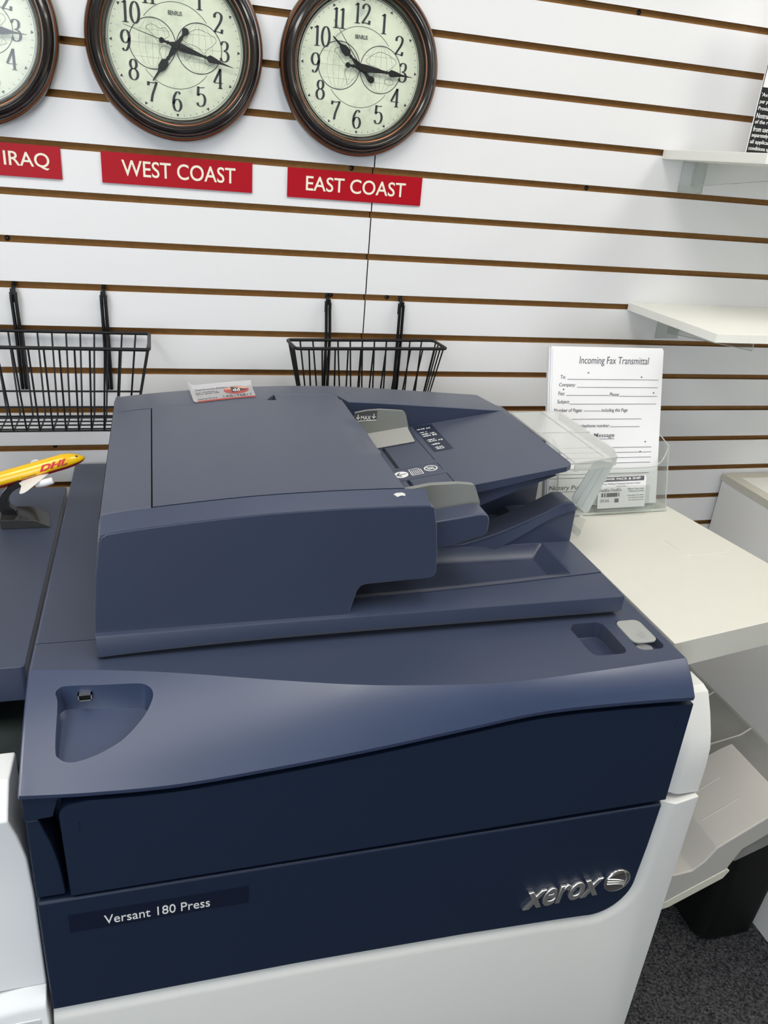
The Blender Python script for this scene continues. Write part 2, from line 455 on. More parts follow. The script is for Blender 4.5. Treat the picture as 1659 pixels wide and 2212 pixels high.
for dx, dd in ((0.0014, 0.0007), (0.0, 0.0028)):
    rings.insert(0, [(PX0 + dx, p[0], p[1]) for p in shrunk(PX0, dd)]); rings.append([(PX1 - dx, p[0], p[1]) for p in shrunk(PX1, dd)])
bm = bmesh.new(); bm_loft(bm, rings)
for f in bm.faces:
    if len(f.verts) == 4 and f.calc_center_median().y < 0.85 and abs(f.normal.z) < 2: pass
deck = finish('top_cover', bm, [NAVYG], press, angle=14)
for p in deck.data.polygons:
    cz = p.center
    if p.center.z > TOPZ - 0.0005: pass
# recess for the USB port, paper clip well and power switch recess
outl = [(-0.129, 0.795), (-0.132, 0.808), (-0.129, 0.814), (-0.120, 0.8165), (-0.08, 0.8125), (-0.04, 0.808), (-0.028, 0.803), (-0.0225, 0.795), (-0.024, 0.785), (-0.034, 0.769), (-0.055, 0.751), (-0.078, 0.7405), (-0.10, 0.7345), (-0.115, 0.7335), (-0.125, 0.738), (-0.129, 0.748)]
outl = catmull(outl, 5, True)
def zfl(x, y): return 0.978 + (y - 0.733) * 0.26
c1 = bmesh.new(); bm_loft(c1, [[(x, y, zfl(x, y)) for x, y in [(-0.078 + (x + 0.078) * 0.96, 0.775 + (y - 0.775) * 0.96) for x, y in outl]], [(x, y, zfl(x, y) + 0.010) for x, y in outl], [(x, y, 1.08) for x, y in outl]])
o2 = rrect(0.5505, 0.765, 0.606, 0.8435, 0.012)
c2 = bmesh.new(); bm_loft(c2, [[(0.578 + (x - 0.578) * 0.90, 0.804 + (y - 0.804) * 0.90, 1.016) for x, y in o2], [(0.578 + (x - 0.578) * 0.955, 0.804 + (y - 0.804) * 0.93, 1.0164) for x, y in o2], [(x, y, 1.030) for x, y in o2], [(x, y, 1.08) for x, y in o2]])
o3 = rrect(0.624, 0.768, 0.667, 0.8425, 0.011)
c3 = bmesh.new(); bm_loft(c3, [[(x, y, 1.026) for x, y in o3], [(x, y, 1.08) for x, y in o3]])
c4 = bmesh.new(); bm_box(c4, (-0.20, 0.8985, 1.0385), (-0.05, 0.8997, 1.05))
cut(deck, [c1, c2, c3, c4])
deck.data.materials.append(NAVY)
for p in deck.data.polygons:
    c = p.center
    if p.normal.z > 0.99 and c.z > TOPZ - 0.002: p.material_index = 1
    if 0.54 < c.x + 0.27 < 0.67 and c.z < 1.04 and c.y + 1.1 > 0.755 and c.z > 1.0 and p.normal.z > -0.5 and c.y + 1.1 < 0.85: p.material_index = 1
# USB port
bm = bmesh.new()
for lo, hi in (((-0.1085, 0.8095, 1.0135), (-0.0925, 0.815, 1.0150)), ((-0.1085, 0.8095, 1.0215), (-0.0925, 0.815, 1.0230)), ((-0.1085, 0.8095, 1.0135), (-0.1070, 0.815, 1.0230)), ((-0.0940, 0.8095, 1.0135), (-0.0925, 0.815, 1.0230))):
    bm_box(bm, lo, hi)
usb = finish('usb_port', bm, STEEL, press, smooth=False, label='silver rectangular data port')
box('port_tongue', (-0.107, 0.8105, 1.0165), (-0.094, 0.815, 1.0205), BLACKM, usb, smooth=False)
# power switch and its clear cover
prism('power_switch', arc(0.641, 0.781, 0.013, 0.010, 0, 360, 20)[:-1], 'z', 1.025, 1.034, SWITCH, press, bevel=0.001, label='grey oval power switch')
pc = prism('switch_cover', rrect(0.6255, 0.785, 0.6650, 0.8405, 0.010), 'z', 1.0385, 1.0415, FROST, press, bevel=0.0008, label='translucent flip cover')
bm = bmesh.new()
ribbon(bm, [(0.6475 + 0.0055 * math.sin(math.radians(a)), 0.803 + 0.007 * math.cos(math.radians(a))) for a in range(35, 326, 10)], lambda t: 0.0013, 1.0416, 1.0419)
hline(bm, 0.6475, 0.805, 0.6475, 0.812, 0.0013, 1.0416, 1.0419)
finish('power_symbol', bm, PRINTL, pc, smooth=False)

# chassis behind the doors
box('chassis', (-0.158, 0.765, 0.04), (0.684, 1.50, 0.932), WHITEP, press, smooth=False)
# front door with curved top edge
topc = [(x, interp(LOW, x) - 0.0145) for x in [0.685 - 0.80 * i / 40 for i in range(41)]]
topc = [(0.685, 0.986)] + [p for p in topc if p[0] > -0.108] + arc(-0.111, 0.934, 0.016, 0.0165, 90, 180, 6)
pts = [(-0.1245, 0.8085), (0.687, 0.8125)] + topc
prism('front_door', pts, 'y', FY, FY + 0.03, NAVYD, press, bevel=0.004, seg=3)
for x, z in ((-0.109, 0.915), (0.668, 0.955)):
    bm = bmesh.new(); bm_prism(bm, arc(x, z, 0.002, 0.011, 0, 360, 14)[:-1], 'y', FY - 0.0008, FY + 0.001)
    finish('door_mark', bm, NAVYD, press, bevel=0.0005)
# inset corner block and scooped finger grip on the left of the door
prism('corner_block', [(-0.163, 0.9325), (-0.1335, 0.9345), (-0.131, 0.944), (-0.127, 0.958), (-0.118, 0.964), (-0.163, 0.966)], 'y', FY + 0.001, FY + 0.05, NAVYD, press, bevel=0.001)
prism('grip_column', [(-0.163, 0.808)] + [(-0.1305, 0.808)] + [(-0.1315, 0.83), (-0.134, 0.86), (-0.139, 0.89), (-0.145, 0.912), (-0.149, 0.930)] + [(-0.163, 0.930)], 'y', FY + 0.004, FY + 0.055, NAVYD, press, bevel=0.002)
box('grip_recess', (-0.160, FY + 0.045, 0.80), (-0.11, FY + 0.06, 0.965), NAVYD, press, smooth=False)
# lower navy panel
cx, cz, r = 0.618, 0.646, 0.062
BORD = [(-0.163, 0.609)] + [(0.15, 0.607), (0.40, 0.599), (0.56, 0.590)] + arc(0.612, 0.652, 0.065, 0.066, -100, -8, 12) + [(0.6815, 0.72), (0.6845, 0.803)]
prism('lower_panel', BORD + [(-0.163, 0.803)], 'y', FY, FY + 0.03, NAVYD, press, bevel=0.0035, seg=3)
npl = box('nameplate', (-0.1305, FY - 0.0006, 0.7465), (0.084, FY + 0.002, 0.7765), NAVYP, press, smooth=False, label='glossy darker strip with white lettering')
frF = frame((0, FY - 0.0007, 0), (1, 0, 0), (0, 0, 1))
lettering('lettering', [('Versant 180 Press', -0.0905, 0.752, 0.126, 0.0150, 0, 0.0)], frF, WINK, npl, 'white lettering')
# raised chrome lettering and emblem
bm = text_fit('xerox', 0.128, 0.036, 0.006, 0.22, 0.004, 0.022)
bmesh.ops.transform(bm, matrix=frame((0.487, FY + 0.0004, 0.634), (1, 0, 0.035), (-0.035, 0, 1)), verts=bm.verts[:])
finish('maker_lettering', bm, CHROME, press, smooth=True, angle=50, label='raised chrome lettering')
bm = bmesh.new()
pr = [(0.0225, 0.0), (0.0225, 0.002)] + [(0.0225 * math.cos(math.radians(a)), 0.002 + 0.006 * math.sin(math.radians(a))) for a in range(10, 91, 10)]
pr[-1] = (0.0004, 0.008)
bm_lathe(bm, pr, (0.641, FY + 0.0005, 0.6585), (0, -1, 0), (0, 0, 1), 48)
emb = finish('emblem', bm, DOME, press, angle=60, label='domed chrome ball emblem with three ribs')
bm = bmesh.new()
def dome_pt(u, v): 
    rr = min(1, math.hypot(u, v) / 0.0225); return (0.641 + u, FY + 0.0005 - 0.002 - 0.006 * math.sqrt(max(0, 1 - rr * rr)) - 0.0003, 0.6585 + v)
for off in (-0.003, 0.0015, 0.006):
    bm_tube(bm, [dome_pt(-0.019 + 0.027 * t, off * (1 - 0.2 * t) + 0.004 - 0.010 * (t - 0.3) ** 2) for t in [i / 10 for i in range(11)]], 0.0009, 6)
bm_tube(bm, [dome_pt(0.0085 + 0.004 * math.sin(t * 3.1), 0.019 - 0.026 * t) for t in [i / 10 for i in range(11)]], 0.0006, 6)
finish('emblem_rib', bm, CHROME, emb)
# white lower front with a coved border running round the navy panel
def off_path(P, d):
    out = []
    for i, p in enumerate(P):
        a = Vector(P[max(0, i - 1)]); b = Vector(P[min(len(P) - 1, i + 1)]); t = (b - a).normalized()
        out.append((p[0] + t.y * d, p[1] - t.x * d))
    return out
O1, O2, O3 = off_path(BORD, 0.001), off_path(BORD, 0.010), off_path(BORD, 0.022)
O3[0] = (-0.163, O3[0][1]); O2[0] = (-0.163, O2[0][1]); O1[0] = (-0.163, O1[0][1])
bm = bmesh.new()
def yy(P, y): return [bm.verts.new((p[0], y, p[1])) for p in P]
A = [yy(O1, FY + 0.03), yy(O1, FY + 0.006), yy(off_path(O1, 0.004), FY + 0.0065), yy(O2, FY + 0.004), yy(off_path(O2, 0.006), FY + 0.0005), yy(O3, FY - 0.002)]
for a, b in zip(A, A[1:]):
    for i in range(len(a) - 1): bm.faces.new((a[i], a[i + 1], b[i + 1], b[i]))
outer = [(0.7435, 0.8105), (0.7435, 0.04), (-0.163, 0.04)]
ov = yy(outer, FY - 0.002); bm.faces.new(A[-1] + ov)
ob = yy(outer, FY + 0.05)
top_in = A[0][-1]
bm.faces.new((ov[0], ov[1], ob[1], ob[0])); bm.faces.new((ov[1], ov[2], ob[2], ob[1])); bm.faces.new((ov[2], A[-1][0], A[-2][0], A[-3][0], A[-4][0], A[-5][0], A[0][0], ob[2]))
bm.faces.new([a[-1] for a in A] + [ov[0], ob[0]])
finish('lower_front', bm, WHITEP, press, angle=40, bevel=0.0018, label='white lower front cover with coved border')
# rounded white end cover on the right of the door
P1 = [(0.765, 0.972), (0.752, 0.968), (0.737, 0.942), (0.724, 0.914), (0.717, 0.893), (0.7145, 0.86), (0.7145, 0.8135), (0.765, 0.8135)]
bm = bmesh.new()
def prof_at(x, dy): return [(x, y if y > 0.76 else y + dy, z) for y, z in P1]
bm_loft(bm, [prof_at(0.6885, 0.014), prof_at(0.7065, 0.002), prof_at(0.7125, 0), prof_at(0.745, 0)])
bm_box(bm, (0.6885, 0.7640, 0.8135), (0.745, 0.795, 0.972))
finish('end_cover', bm, WHITEP, press, angle=30, bevel=0.0015, label='white faceted end cover')
# dark hinge gap beside the door
box('hinge_gap', (0.6815, FY + 0.012, 0.806), (0.6895, FY + 0.055, 0.985), WHITEP, press, smooth=False)

# ---- document feeder on top
ADF = prism('document_feeder', [(-0.085, 1.0405), (0.60, 1.0405), (0.60, 1.0455), (-0.085, 1.0455)], 'y', 0.90, 1.35, NAVY, press, label='navy document feeder lid')
# lid plate: front rim, output well, ramp and land
bm = bmesh.new()
st = [-0.087, 0.645]
def plate_profile(x):
    zb = 1.0445 + 0.006 * max(0, math.sin((x + 0.087) / 0.73 * math.pi)) ** 0.6
    return [(0.8535, 1.0445), (0.8515, 1.047), (0.852, 1.0735), (0.8545, 1.0755)]
def seam_y(x): return 0.8955 + (0.026 * ((x - 0.25) / 0.39) ** 1.5 if x > 0.25 else 0)
TAPER = smooth_tab([(-0.087, 1.0450), (-0.03, 1.0490), (0.05, 1.0525), (0.15, 1.0545), (0.35, 1.0545), (0.642, 1.0520)])
bm = bmesh.new(); R = []
for i in range(31):
    x = -0.087 + 0.729 * i / 30; zt = interp(TAPER, x)
    R.append([(x, 0.875, 1.0415), (x, 0.8525 + (zt - 1.045) * 1.1, 1.0440), (x, 0.852, zt), (x, 0.852, 1.0732), (x, 0.8527, 1.0746), (x, 0.8542, 1.0752), (x, seam_y(x) - 0.0008, 1.0765), (x, seam_y(x) - 0.0004, 1.060), (x, 0.93, 1.05), (x, 0.93, 1.0415)])
bm_loft(bm, R); finish('lid_rim', bm, NAVY, ADF, angle=30)
def well_z(x, y):
    f = max(0, min(0.0203, 0.0203 - (y - seam_y(x) - 0.001) * 0.52))
    g = 0.021 * max(0, min(1, (x - 0.571) / 0.021))
    c = 0.021 * max(0, (y - 1.003) / 0.021) ** 2
    return 1.0575 + min(0.0203, (f ** 5 + g ** 5 + c ** 5) ** 0.2)
gx = sorted(set([0.10 + 0.542 * i / 60 for i in range(61)] + [0.5705 + 0.0225 * i / 9 for i in range(10)]))
gt = [i / 64 for i in range(65)]
bm = bmesh.new(); G = []
for t_ in gt:
    row = []
    for x in gx:
        y = seam_y(x) + (1.025 - seam_y(x)) * t_; row.append(bm.verts.new((x, y, well_z(x, y))))
    G.append(row)
for a, b in zip(G, G[1:]):
    for i in range(len(gx) - 1): bm.faces.new((a[i], a[i + 1], b[i + 1], b[i]))
for line in (G[0], [r[-1] for r in G], G[-1][::-1], [r[0] for r in G][::-1]):
    lo_ = [bm.verts.new((v.co.x, v.co.y, 1.0445)) for v in line]
    for i in range(len(line) - 1): bm.faces.new((lo_[i], lo_[i + 1], line[i + 1], line[i]))
finish('output_well', bm, NAVY, ADF, angle=25)
box('lid_rear', (-0.087, 0.95, 1.0445), (0.642, 1.366, 1.0565), NAVY, ADF, smooth=False)
# paper ramp behind the well
HT = catmull([(0.452, 1.0825), (0.50, 1.0960), (0.545, 1.1130), (0.585, 1.1310), (0.618, 1.1475)], 6)
horn = prism('paper_ramp', [(0.10, 1.0565), (0.642, 1.0565), (0.642, 1.1385), (0.634, 1.1475)] + HT[::-1] + [(0.10, 1.080)], 'y', 1.0250, 1.072, NAVY, ADF, bevel=0.0015)
bm = bmesh.new()
HB = catmull([(0.480, 1.0600), (0.512, 1.0745), (0.545, 1.0920), (0.585, 1.1165), (0.618, 1.1310), (0.642, 1.1370)], 6)
HB2 = catmull([(0.460, 1.0845), (0.50, 1.0960), (0.545, 1.1130), (0.585, 1.1310), (0.618, 1.1475), (0.636, 1.1455)], 6)
bm_loft(bm, [[(p[0], 1.0205, p[1]), (q[0], 1.0265, q[1] + 0.0006), (q[0], 1.040, q[1] + 0.0006), (p[0], 1.040, p[1] - 0.001)] for p, q in zip(HB, HB2)])
finish('ramp_lip', bm, NAVY, ADF, angle=40)
prism('rear_ramp', [(0.43, 1.0565), (0.642, 1.0565), (0.642, 1.0785), (0.60, 1.0785), (0.588, 1.0765), (0.572, 1.062), (0.43, 1.0575)], 'y', 1.07, 1.18, NAVY, ADF, bevel=0.001)
prism('rear_support', [(0.30, 1.0565), (0.646, 1.0565), (0.646, 1.20), (0.605, 1.212), (0.56, 1.165), (0.46, 1.115), (0.30, 1.09)], 'y', 1.170, 1.366, NAVY, ADF, smooth=False)

# feeder housing
ZS = smooth_tab([(-0.09, 1.2185), (-0.078, 1.2205), (-0.015, 1.2285), (0.10, 1.2385), (0.20, 1.2425), (0.25, 1.243), (0.30, 1.243), (0.36, 1.2405), (0.46, 1.2345), (0.60, 1.226)])
def zs(x): return interp(ZS, x)
def zb(x): return 1.066 if x < 0.2315 else (1.066 + (x - 0.2315) / 0.0125 * 0.052 if x < 0.244 else 1.118 + (x - 0.244) * 0.05)
def xs(a, b, n): return [a + (b - a) * i / n for i in range(n + 1)]
# front cover: leaning left edge, rounded lower right corner, notch
bm = bmesh.new()
front = []
tops = [(x, zs(x) - 0.0125) for x in xs(0.327, -0.066, 24)]
front = [(-0.0885, 1.066), (0.2305, 1.0745), (0.2340, 1.090), (0.2390, 1.110), (0.2435, 1.1165), (0.251, 1.119), (0.330, 1.122)] + arc(0.3375, 1.1325, 0.009, 0.0100, -80, 0, 6) + [(0.345, 1.16), (0.340, 1.20), (0.3335, 1.2275)] + tops + [(-0.0728, 1.2055), (-0.0765, 1.198), (-0.083, 1.15), (-0.087, 1.10)]
bm_loft(bm, [[(x, 0.8600, z) for x, z in front], [(x, 0.905, z) for x, z in front]])
fc = finish('front_cover', bm, NAVY, ADF, bevel=0.0022, seg=3)
bm = bmesh.new()
rr = []
for x in xs(-0.0735, 0.328, 30):
    a = 0 if x > -0.07 else (x + 0.07) * 0.3
    z1 = zs(x) - 0.0125 + a
    rr.append([(x, 0.8603, z1 - 0.006), (x, 0.8606, z1), (x, 0.8865, zs(x) + a * 0.5), (x, 0.8885, zs(x) - 0.001), (x, 0.8885, z1 - 0.02)])
bm_loft(bm, rr)
finish('top_strip', bm, NAVY, ADF, angle=30)
# near-black core under the covers, added to block light in their seams
bm = bmesh.new()
bm_loft(bm, [[(x, 0.89, 1.11), (x, 0.89, zs(x) - 0.006), (x, 1.36, zs(x) - 0.006), (x, 1.36, 1.05)] for x in xs(-0.076, 0.29, 12)])
finish('seam_light_block', bm, INK, ADF)
def top_slab(name, x0, x1, y0, y1, n=20, edge=0.003, side=False, bumpx=None, th=0.03):
    bm = bmesh.new(); R = []
    for i, x in enumerate(xs(x0, x1, n)):
        z = zs(x)
        R.append([(x, y0, z - th), (x, y0, z - 0.0015), (x, y0 + 0.0015, z), (x, y1 - 0.0015, z), (x, y1, z - 0.0015), (x, y1, z - th)])
    bm_loft(bm, R)
    return finish(name, bm, NAVY, ADF, angle=25)
top_slab('side_cover', -0.0735, -0.0163, 0.8895, 1.2735)
# left flank, tapering outwards to the lid
bm = bmesh.new()
bm_loft(bm, [[(-0.0882, y, 1.058), (-0.0865, y, 1.10), (-0.0825, y, 1.15), (-0.0770, y, 1.205 - d), (-0.0752, y, 1.2155 - d), (-0.0725, y, 1.2208 - d), (-0.068, y, 1.2215 - d), (-0.060, y, 1.20 - d), (-0.060, y, 1.06)] for y, d in ((0.8615, 0.0135), (0.8880, 0.001), (1.3655, 0.0))])
finish('left_flank', bm, NAVY, ADF, angle=60)
# opening cover with tab at the back and a thumb lobe on its right edge
bm = bmesh.new()
def xr(y):
    b = 0.0
    if 1.02 < y < 1.165: b = 0.014 * math.sin(math.pi * (y - 1.02) / 0.145) ** 0.6
    return 0.3000 + b
ys = [0.8895 + (1.276 - 0.8895) * i / 30 for i in range(31)]
R = []
for y in ys:
    row = [-0.0142 + (xr(y) + 0.0142) * i / 24 for i in range(25)]
    lb = 0.016 * (max(0.0, math.sin(math.pi * (y - 1.02) / 0.145)) ** 0.7 if 1.02 < y < 1.165 else 0)
    lobe = (lambda x, lb=lb: lb * max(0, (x - 0.278) / 0.036) ** 1.2)
    R.append([(x, y, zs(min(x, 0.3)) - lobe(x)) for x in row] + [(row[-1] + 0.001, y, zs(0.3) - 0.004 - lobe(row[-1])), (row[-1] + 0.0005, y, zs(0.3) - 0.055), (-0.0142, y, zs(-0.0142) - 0.055)])
bm_loft(bm, R)
oc = finish('feeder_cover', bm, NAVY, ADF, angle=35)
top_slab('cover_tab', 0.1885, 0.2965, 1.274, 1.3035, 8, th=0.02)
# rear cover with its arm falling to the right
bm = bmesh.new(); R = []
for x in xs(-0.0735, 0.600, 44):
    z = zs(x); inn = 0.1865 < x < 0.2990
    yf = 1.3055 if inn else 1.2765
    if x >= 0.2990: yf = 1.2635
    yb = 1.366 - max(0, x - 0.585) * 4.5
    R.append([(x, yf, 1.12), (x, yf, z - 0.001), (x, yf + 0.001, z), (x, yb - 0.008, z), (x, yb - 0.002, z - 0.002), (x, yb, z - 0.008), (x, yb, 1.06)])
bm_loft(bm, R); finish('rear_cover', bm, NAVY, ADF, angle=25)

# input tray, sloping up to the right
TS = 0.17
def tz(x): return 1.197 + TS * (x - 0.425)
bm = bmesh.new()
outer = [(0.306, 0.990), (0.590, 0.990), (0.598, 0.994), (0.6015, 1.004), (0.6015, 1.20), (0.596, 1.262), (0.306, 1.262)]
bm_loft(bm, [[(x, y, tz(x) - (0.020 - 0.013 * (x - 0.306) / 0.3)) for x, y in outer], [(x, y, tz(x)) for x, y in outer]])
tray = finish('input_tray', bm, NAVY, ADF, smooth=True)
cs = []
for x0, x1, y0, y1, dp in ((0.3525, 0.3585, 1.097, 1.186, 0.009), (0.3545, 0.3605, 1.020, 1.047, 0.009), (0.4175, 0.419, 1.103, 1.245, 0.002), (0.4180, 0.4192, 1.063, 1.0905, 0.0015), (0.4185, 0.420, 1.006, 1.049, 0.002), (0.335, 0.4195, 1.0485, 1.0496, 0.0012), (0.335, 0.4185, 1.0908, 1.0916, 0.0010)):
    c = bmesh.new(); bm_loft(c, [[(x0, y0, tz(x0) - dp), (x1, y0, tz(x1) - dp), (x1, y1, tz(x1) - dp), (x0, y1, tz(x0) - dp)], [(x0, y0, 1.3), (x1, y0, 1.3), (x1, y1, 1.3), (x0, y1, 1.3)]]); cs.append(c)
cut(tray, cs)
tray.modifiers.new('bevel', 'BEVEL').width = 0.0012; tray.modifiers['bevel'].limit_method = 'ANGLE'; tray.modifiers['bevel'].angle_limit = math.radians(50)
frT = frame((0.425, 0, tz(0.425)), (1, 0, TS), (0, 1, 0))   # tray plane, x measured from 0.425
def tx(x): return (x - 0.425) * math.hypot(1, TS)
bm = bmesh.new(); flat_poly(bm, [(tx(0.4275), 1.134), (tx(0.461), 1.134), (tx(0.4625), 1.258), (tx(0.4285), 1.260)], 0.0001, 0.0003)
bmesh.ops.transform(bm, matrix=frT, verts=bm.verts[:]); sl = finish('size_label', bm, mat('dark navy label', (0.012, 0.018, 0.040), 0.45), ADF, smooth=False, label='dark label strip of paper sizes')
items = [('A3 A4', 0.437, 1.238, 0.018, 0.0055), ("11'", 0.437, 1.222, 0.008, 0.0055), ('8K 16K', 0.437, 1.2125, 0.019, 0.0055), ('B4 B5', 0.437, 1.2035, 0.019, 0.0055), ("8.5'", 0.4385, 1.1845, 0.008, 0.0052), ('A4 A5', 0.4385, 1.1775, 0.019, 0.0052), ('B5', 0.4395, 1.1625, 0.008, 0.0052), ('A5', 0.441, 1.1485, 0.007, 0.0048), ("5.5'", 0.441, 1.1420, 0.008, 0.0048)]
items = [(s, tx(x), y, a, b, 0, 0.01) for s, x, y, a, b in items]
frT2 = frT @ Matrix.Translation((0, 0, 0.0002))
lettering('size_text', items, frT2, WINK, sl)
bm = bmesh.new()
for x, y in ((0.4345, 1.2405), (0.4345, 1.2245), (0.4345, 1.215), (0.4345, 1.206), (0.436, 1.187), (0.436, 1.180), (0.437, 1.165), (0.4385, 1.151), (0.4385, 1.1445)):
    flat_poly(bm, [(tx(x - 0.0045), y), (tx(x + 0.0015), y - 0.0022), (tx(x + 0.0015), y + 0.0022)], 0.0003, 0.0006)
bmesh.ops.transform(bm, matrix=frT, verts=bm.verts[:]); finish('size_arrow', bm, WINK, sl, smooth=False)
# three icons: load arrow, sheet, no-staples
bm = bmesh.new(); flat_poly(bm, [(tx(0.3535) + 0.0115 * math.cos(a), 1.071 + 0.0115 * math.sin(a)) for a in [i * math.pi / 14 for i in range(28)]], 0.0002, 0.0004)
bmesh.ops.transform(bm, matrix=frT, verts=bm.verts[:]); ic = finish('load_icon', bm, WINK, ADF, smooth=False, label='white disc with a left arrow')
bm = bmesh.new(); hline(bm, tx(0.3470), 1.071, tx(0.3620), 1.071, 0.0016, 0.0005, 0.0007)
ribbon(bm, [(tx(0.3530), 1.0775), (tx(0.3470), 1.071), (tx(0.3530), 1.0645)], lambda t: 0.0022, 0.0005, 0.0007)
bmesh.ops.transform(bm, matrix=frT, verts=bm.verts[:]); finish('arrow', bm, NAVYP, ic, smooth=False)
bm = bmesh.new(); sx, sy = tx(0.378), 1.0725
ribbon(bm, [(sx - 0.009, sy - 0.011), (sx + 0.009, sy - 0.011), (sx + 0.009, sy + 0.006), (sx + 0.004, sy + 0.011), (sx - 0.009, sy + 0.011), (sx - 0.009, sy - 0.0115)], lambda t: 0.0014)
for j in range(5): hline(bm, sx - 0.006 + j * 0.003, sy - 0.008, sx - 0.006 + j * 0.003, sy + 0.007, 0.0010)
bmesh.ops.transform(bm, matrix=frT, verts=bm.verts[:]); finish('sheet_icon', bm, WINK, ADF, smooth=False, label='white icon of a printed sheet')
bm = bmesh.new(); sx, sy = tx(0.4025), 1.075
ribbon(bm, [(sx + 0.0098 * math.cos(a), sy + 0.0098 * math.sin(a)) for a in [i * math.pi / 14 for i in range(29)]], lambda t: 0.0018)
hline(bm, sx - 0.0065, sy + 0.0065, sx + 0.0065, sy - 0.0065, 0.0014)
for dy in (-0.003, 0, 0.003): hline(bm, sx - 0.006, sy + dy - 0.001, sx + 0.005, sy + dy + 0.001, 0.0011)
bmesh.ops.transform(bm, matrix=frT, verts=bm.verts[:]); finish('no_staple_icon', bm, WINK, ADF, smooth=False, label='white no staples icon')
# rear paper guide: upright plate and a sloping foot
gp = [(0.312, 1.186), (0.4115, 1.1955), (0.4135, 1.205), (0.406, 1.230)] + arc(0.398, 1.2285, 0.0075, 0.0065, 10, 90, 5) + [(0.36, 1.2375), (0.335, 1.2355), (0.316, 1.2315)]
g1 = prism('paper_guide', gp, 'y', 1.236, 1.242, GUIDE, ADF, bevel=0.0015, label='rear grey paper guide with MAX mark')
bm = bmesh.new()
bm_loft(bm, [[(x, 1.188, tz(x) + 0.0006), (x, 1.188, tz(x) + 0.003), (x, 1.2365, tz(x) + 0.012), (x, 1.2365, tz(x) + 0.0006)] for x in (0.33, 0.411)])
finish('guide_foot', bm, mat('pale grey guide foot', (0.33, 0.335, 0.32), 0.5), g1, bevel=0.001)
frG = frame((0, 1.2359, 0), (1, 0, 0), (0, 0, 1))
bm = bmesh.new(); flat_poly(bm, [(0.314, 1.2155), (0.3545, 1.2180), (0.3545, 1.2362), (0.336, 1.2350), (0.316, 1.2308)], 0, 0.0002)
bmesh.ops.transform(bm, matrix=frG, verts=bm.verts[:]); mx = finish('max_decal', bm, GUIDED, g1, smooth=False)
bm = join([text_fit('MAX', 0.0175, 0.0072, 0.0002, 0, 0.01)]); bmesh.ops.translate(bm, verts=bm.verts[:], vec=(0.3265, 1.2195, 0.0003))
hline(bm, 0.318, 1.2168, 0.3540, 1.2190, 0.0013, 0.0003, 0.0005)
for xa, za in ((0.3215, 1.2205), (0.349, 1.2222)):
    hline(bm, xa, za + 0.008, xa, za, 0.0014, 0.0003, 0.0005)
    ribbon(bm, [(xa - 0.003, za + 0.0035), (xa, za - 0.0005), (xa + 0.003, za + 0.0035)], lambda t: 0.0014, 0.0003, 0.0005)
bmesh.ops.transform(bm, matrix=frG, verts=bm.verts[:]); finish('max_lettering', bm, WINK, g1, smooth=False)
# front paper guide on its shelf
gp = [(0.315, 1.165), (0.360, 1.166), (0.4335, 1.1815)] + [(0.432, 1.195), (0.4235, 1.2155)] + arc(0.4145, 1.2155, 0.0085, 0.007, 0, 90, 5) + [(0.395, 1.2245), (0.355, 1.2235), (0.315, 1.2165)]
bm = bmesh.new(); bm_loft(bm, [[(x, 0.940, z) for x, z in gp], [(x, 0.949, z) for x, z in gp]])
finish('paper_guide', bm, GUIDE, ADF, bevel=0.0025, seg=3, label='front grey paper guide')
prism('guide_shelf', [(0.315, 1.1815), (0.418, 1.1955), (0.4285, 1.194), (0.4325, 1.186), (0.4325, 1.167), (0.428, 1.1615), (0.37, 1.1455), (0.315, 1.1335)], 'y', 0.900, 0.939, NAVY, ADF, bevel=0.003, seg=3)
prism('guide_shelf', [(0.30, 1.160), (0.425, 1.177), (0.4325, 1.170), (0.428, 1.1615), (0.30, 1.14)], 'y', 0.939, 1.0, NAVY, ADF, bevel=0.002)
prism('tray_underside', [(0.30, 1.160), (0.58, 1.208), (0.50, 1.178), (0.43, 1.150), (0.30, 1.125)], 'y', 0.998, 1.25, NAVY, ADF)
# chipped paint on the front cover
bm = bmesh.new()
zc = zs(0.29) - 0.0045
pts = [(-0.008, 0.001), (-0.004, 0.0035), (0.004, 0.004), (0.008, 0.0015), (0.007, -0.002), (0.002, -0.001), (-0.004, -0.0035), (-0.0055, -0.001)]
bm_prism(bm, pts, 'z', 0, 0.0005)
bmesh.ops.transform(bm, matrix=frame((0.290, 0.8765, zs(0.29) - 0.0044), (1, 0, 0), (0, 0.027, 0.0125)), verts=bm.verts[:])
finish('paint_chip', bm, mat('bare plastic chip', (0.55, 0.57, 0.55), 0.6), ADF, smooth=False, label='pale chip in the front edge')
# service sticker, curling up at its left and back edges
bm = bmesh.new(); nx_, ny_ = 20, 10; G = []
def st_pt(u, v, h=0.0):
    x = 0.046 + 0.110 * u + 0.006 * (1 - u) * (1 - v); y = 1.279 + 0.079 * v + 0.016 * u
    lift = 0.0006 + 0.008 * max(0, 1 - u / 0.10) ** 2 * (0.4 + 0.6 * v) + 0.007 * max(0, (v - 0.86) / 0.14) ** 2
    return (x, y, zs(x) + lift + h)
for j in range(ny_ + 1): G.append([bm.verts.new(st_pt(i / nx_, j / ny_)) for i in range(nx_ + 1)])
for j in range(ny_):
    for i in range(nx_):
        f = bm.faces.new((G[j][i], G[j][i + 1], G[j + 1][i + 1], G[j + 1][i])); f.material_index = 0
bmesh.ops.solidify(bm, geom=bm.faces[:], thickness=0.0003)
stk = finish('service_sticker', bm, PAPER, press, label='curling white and red service sticker')
def on_sticker(bm):
    for v in bm.verts: v.co = Vector(st_pt(v.co.x, v.co.y, 0.0004 + v.co.z))
    return bm
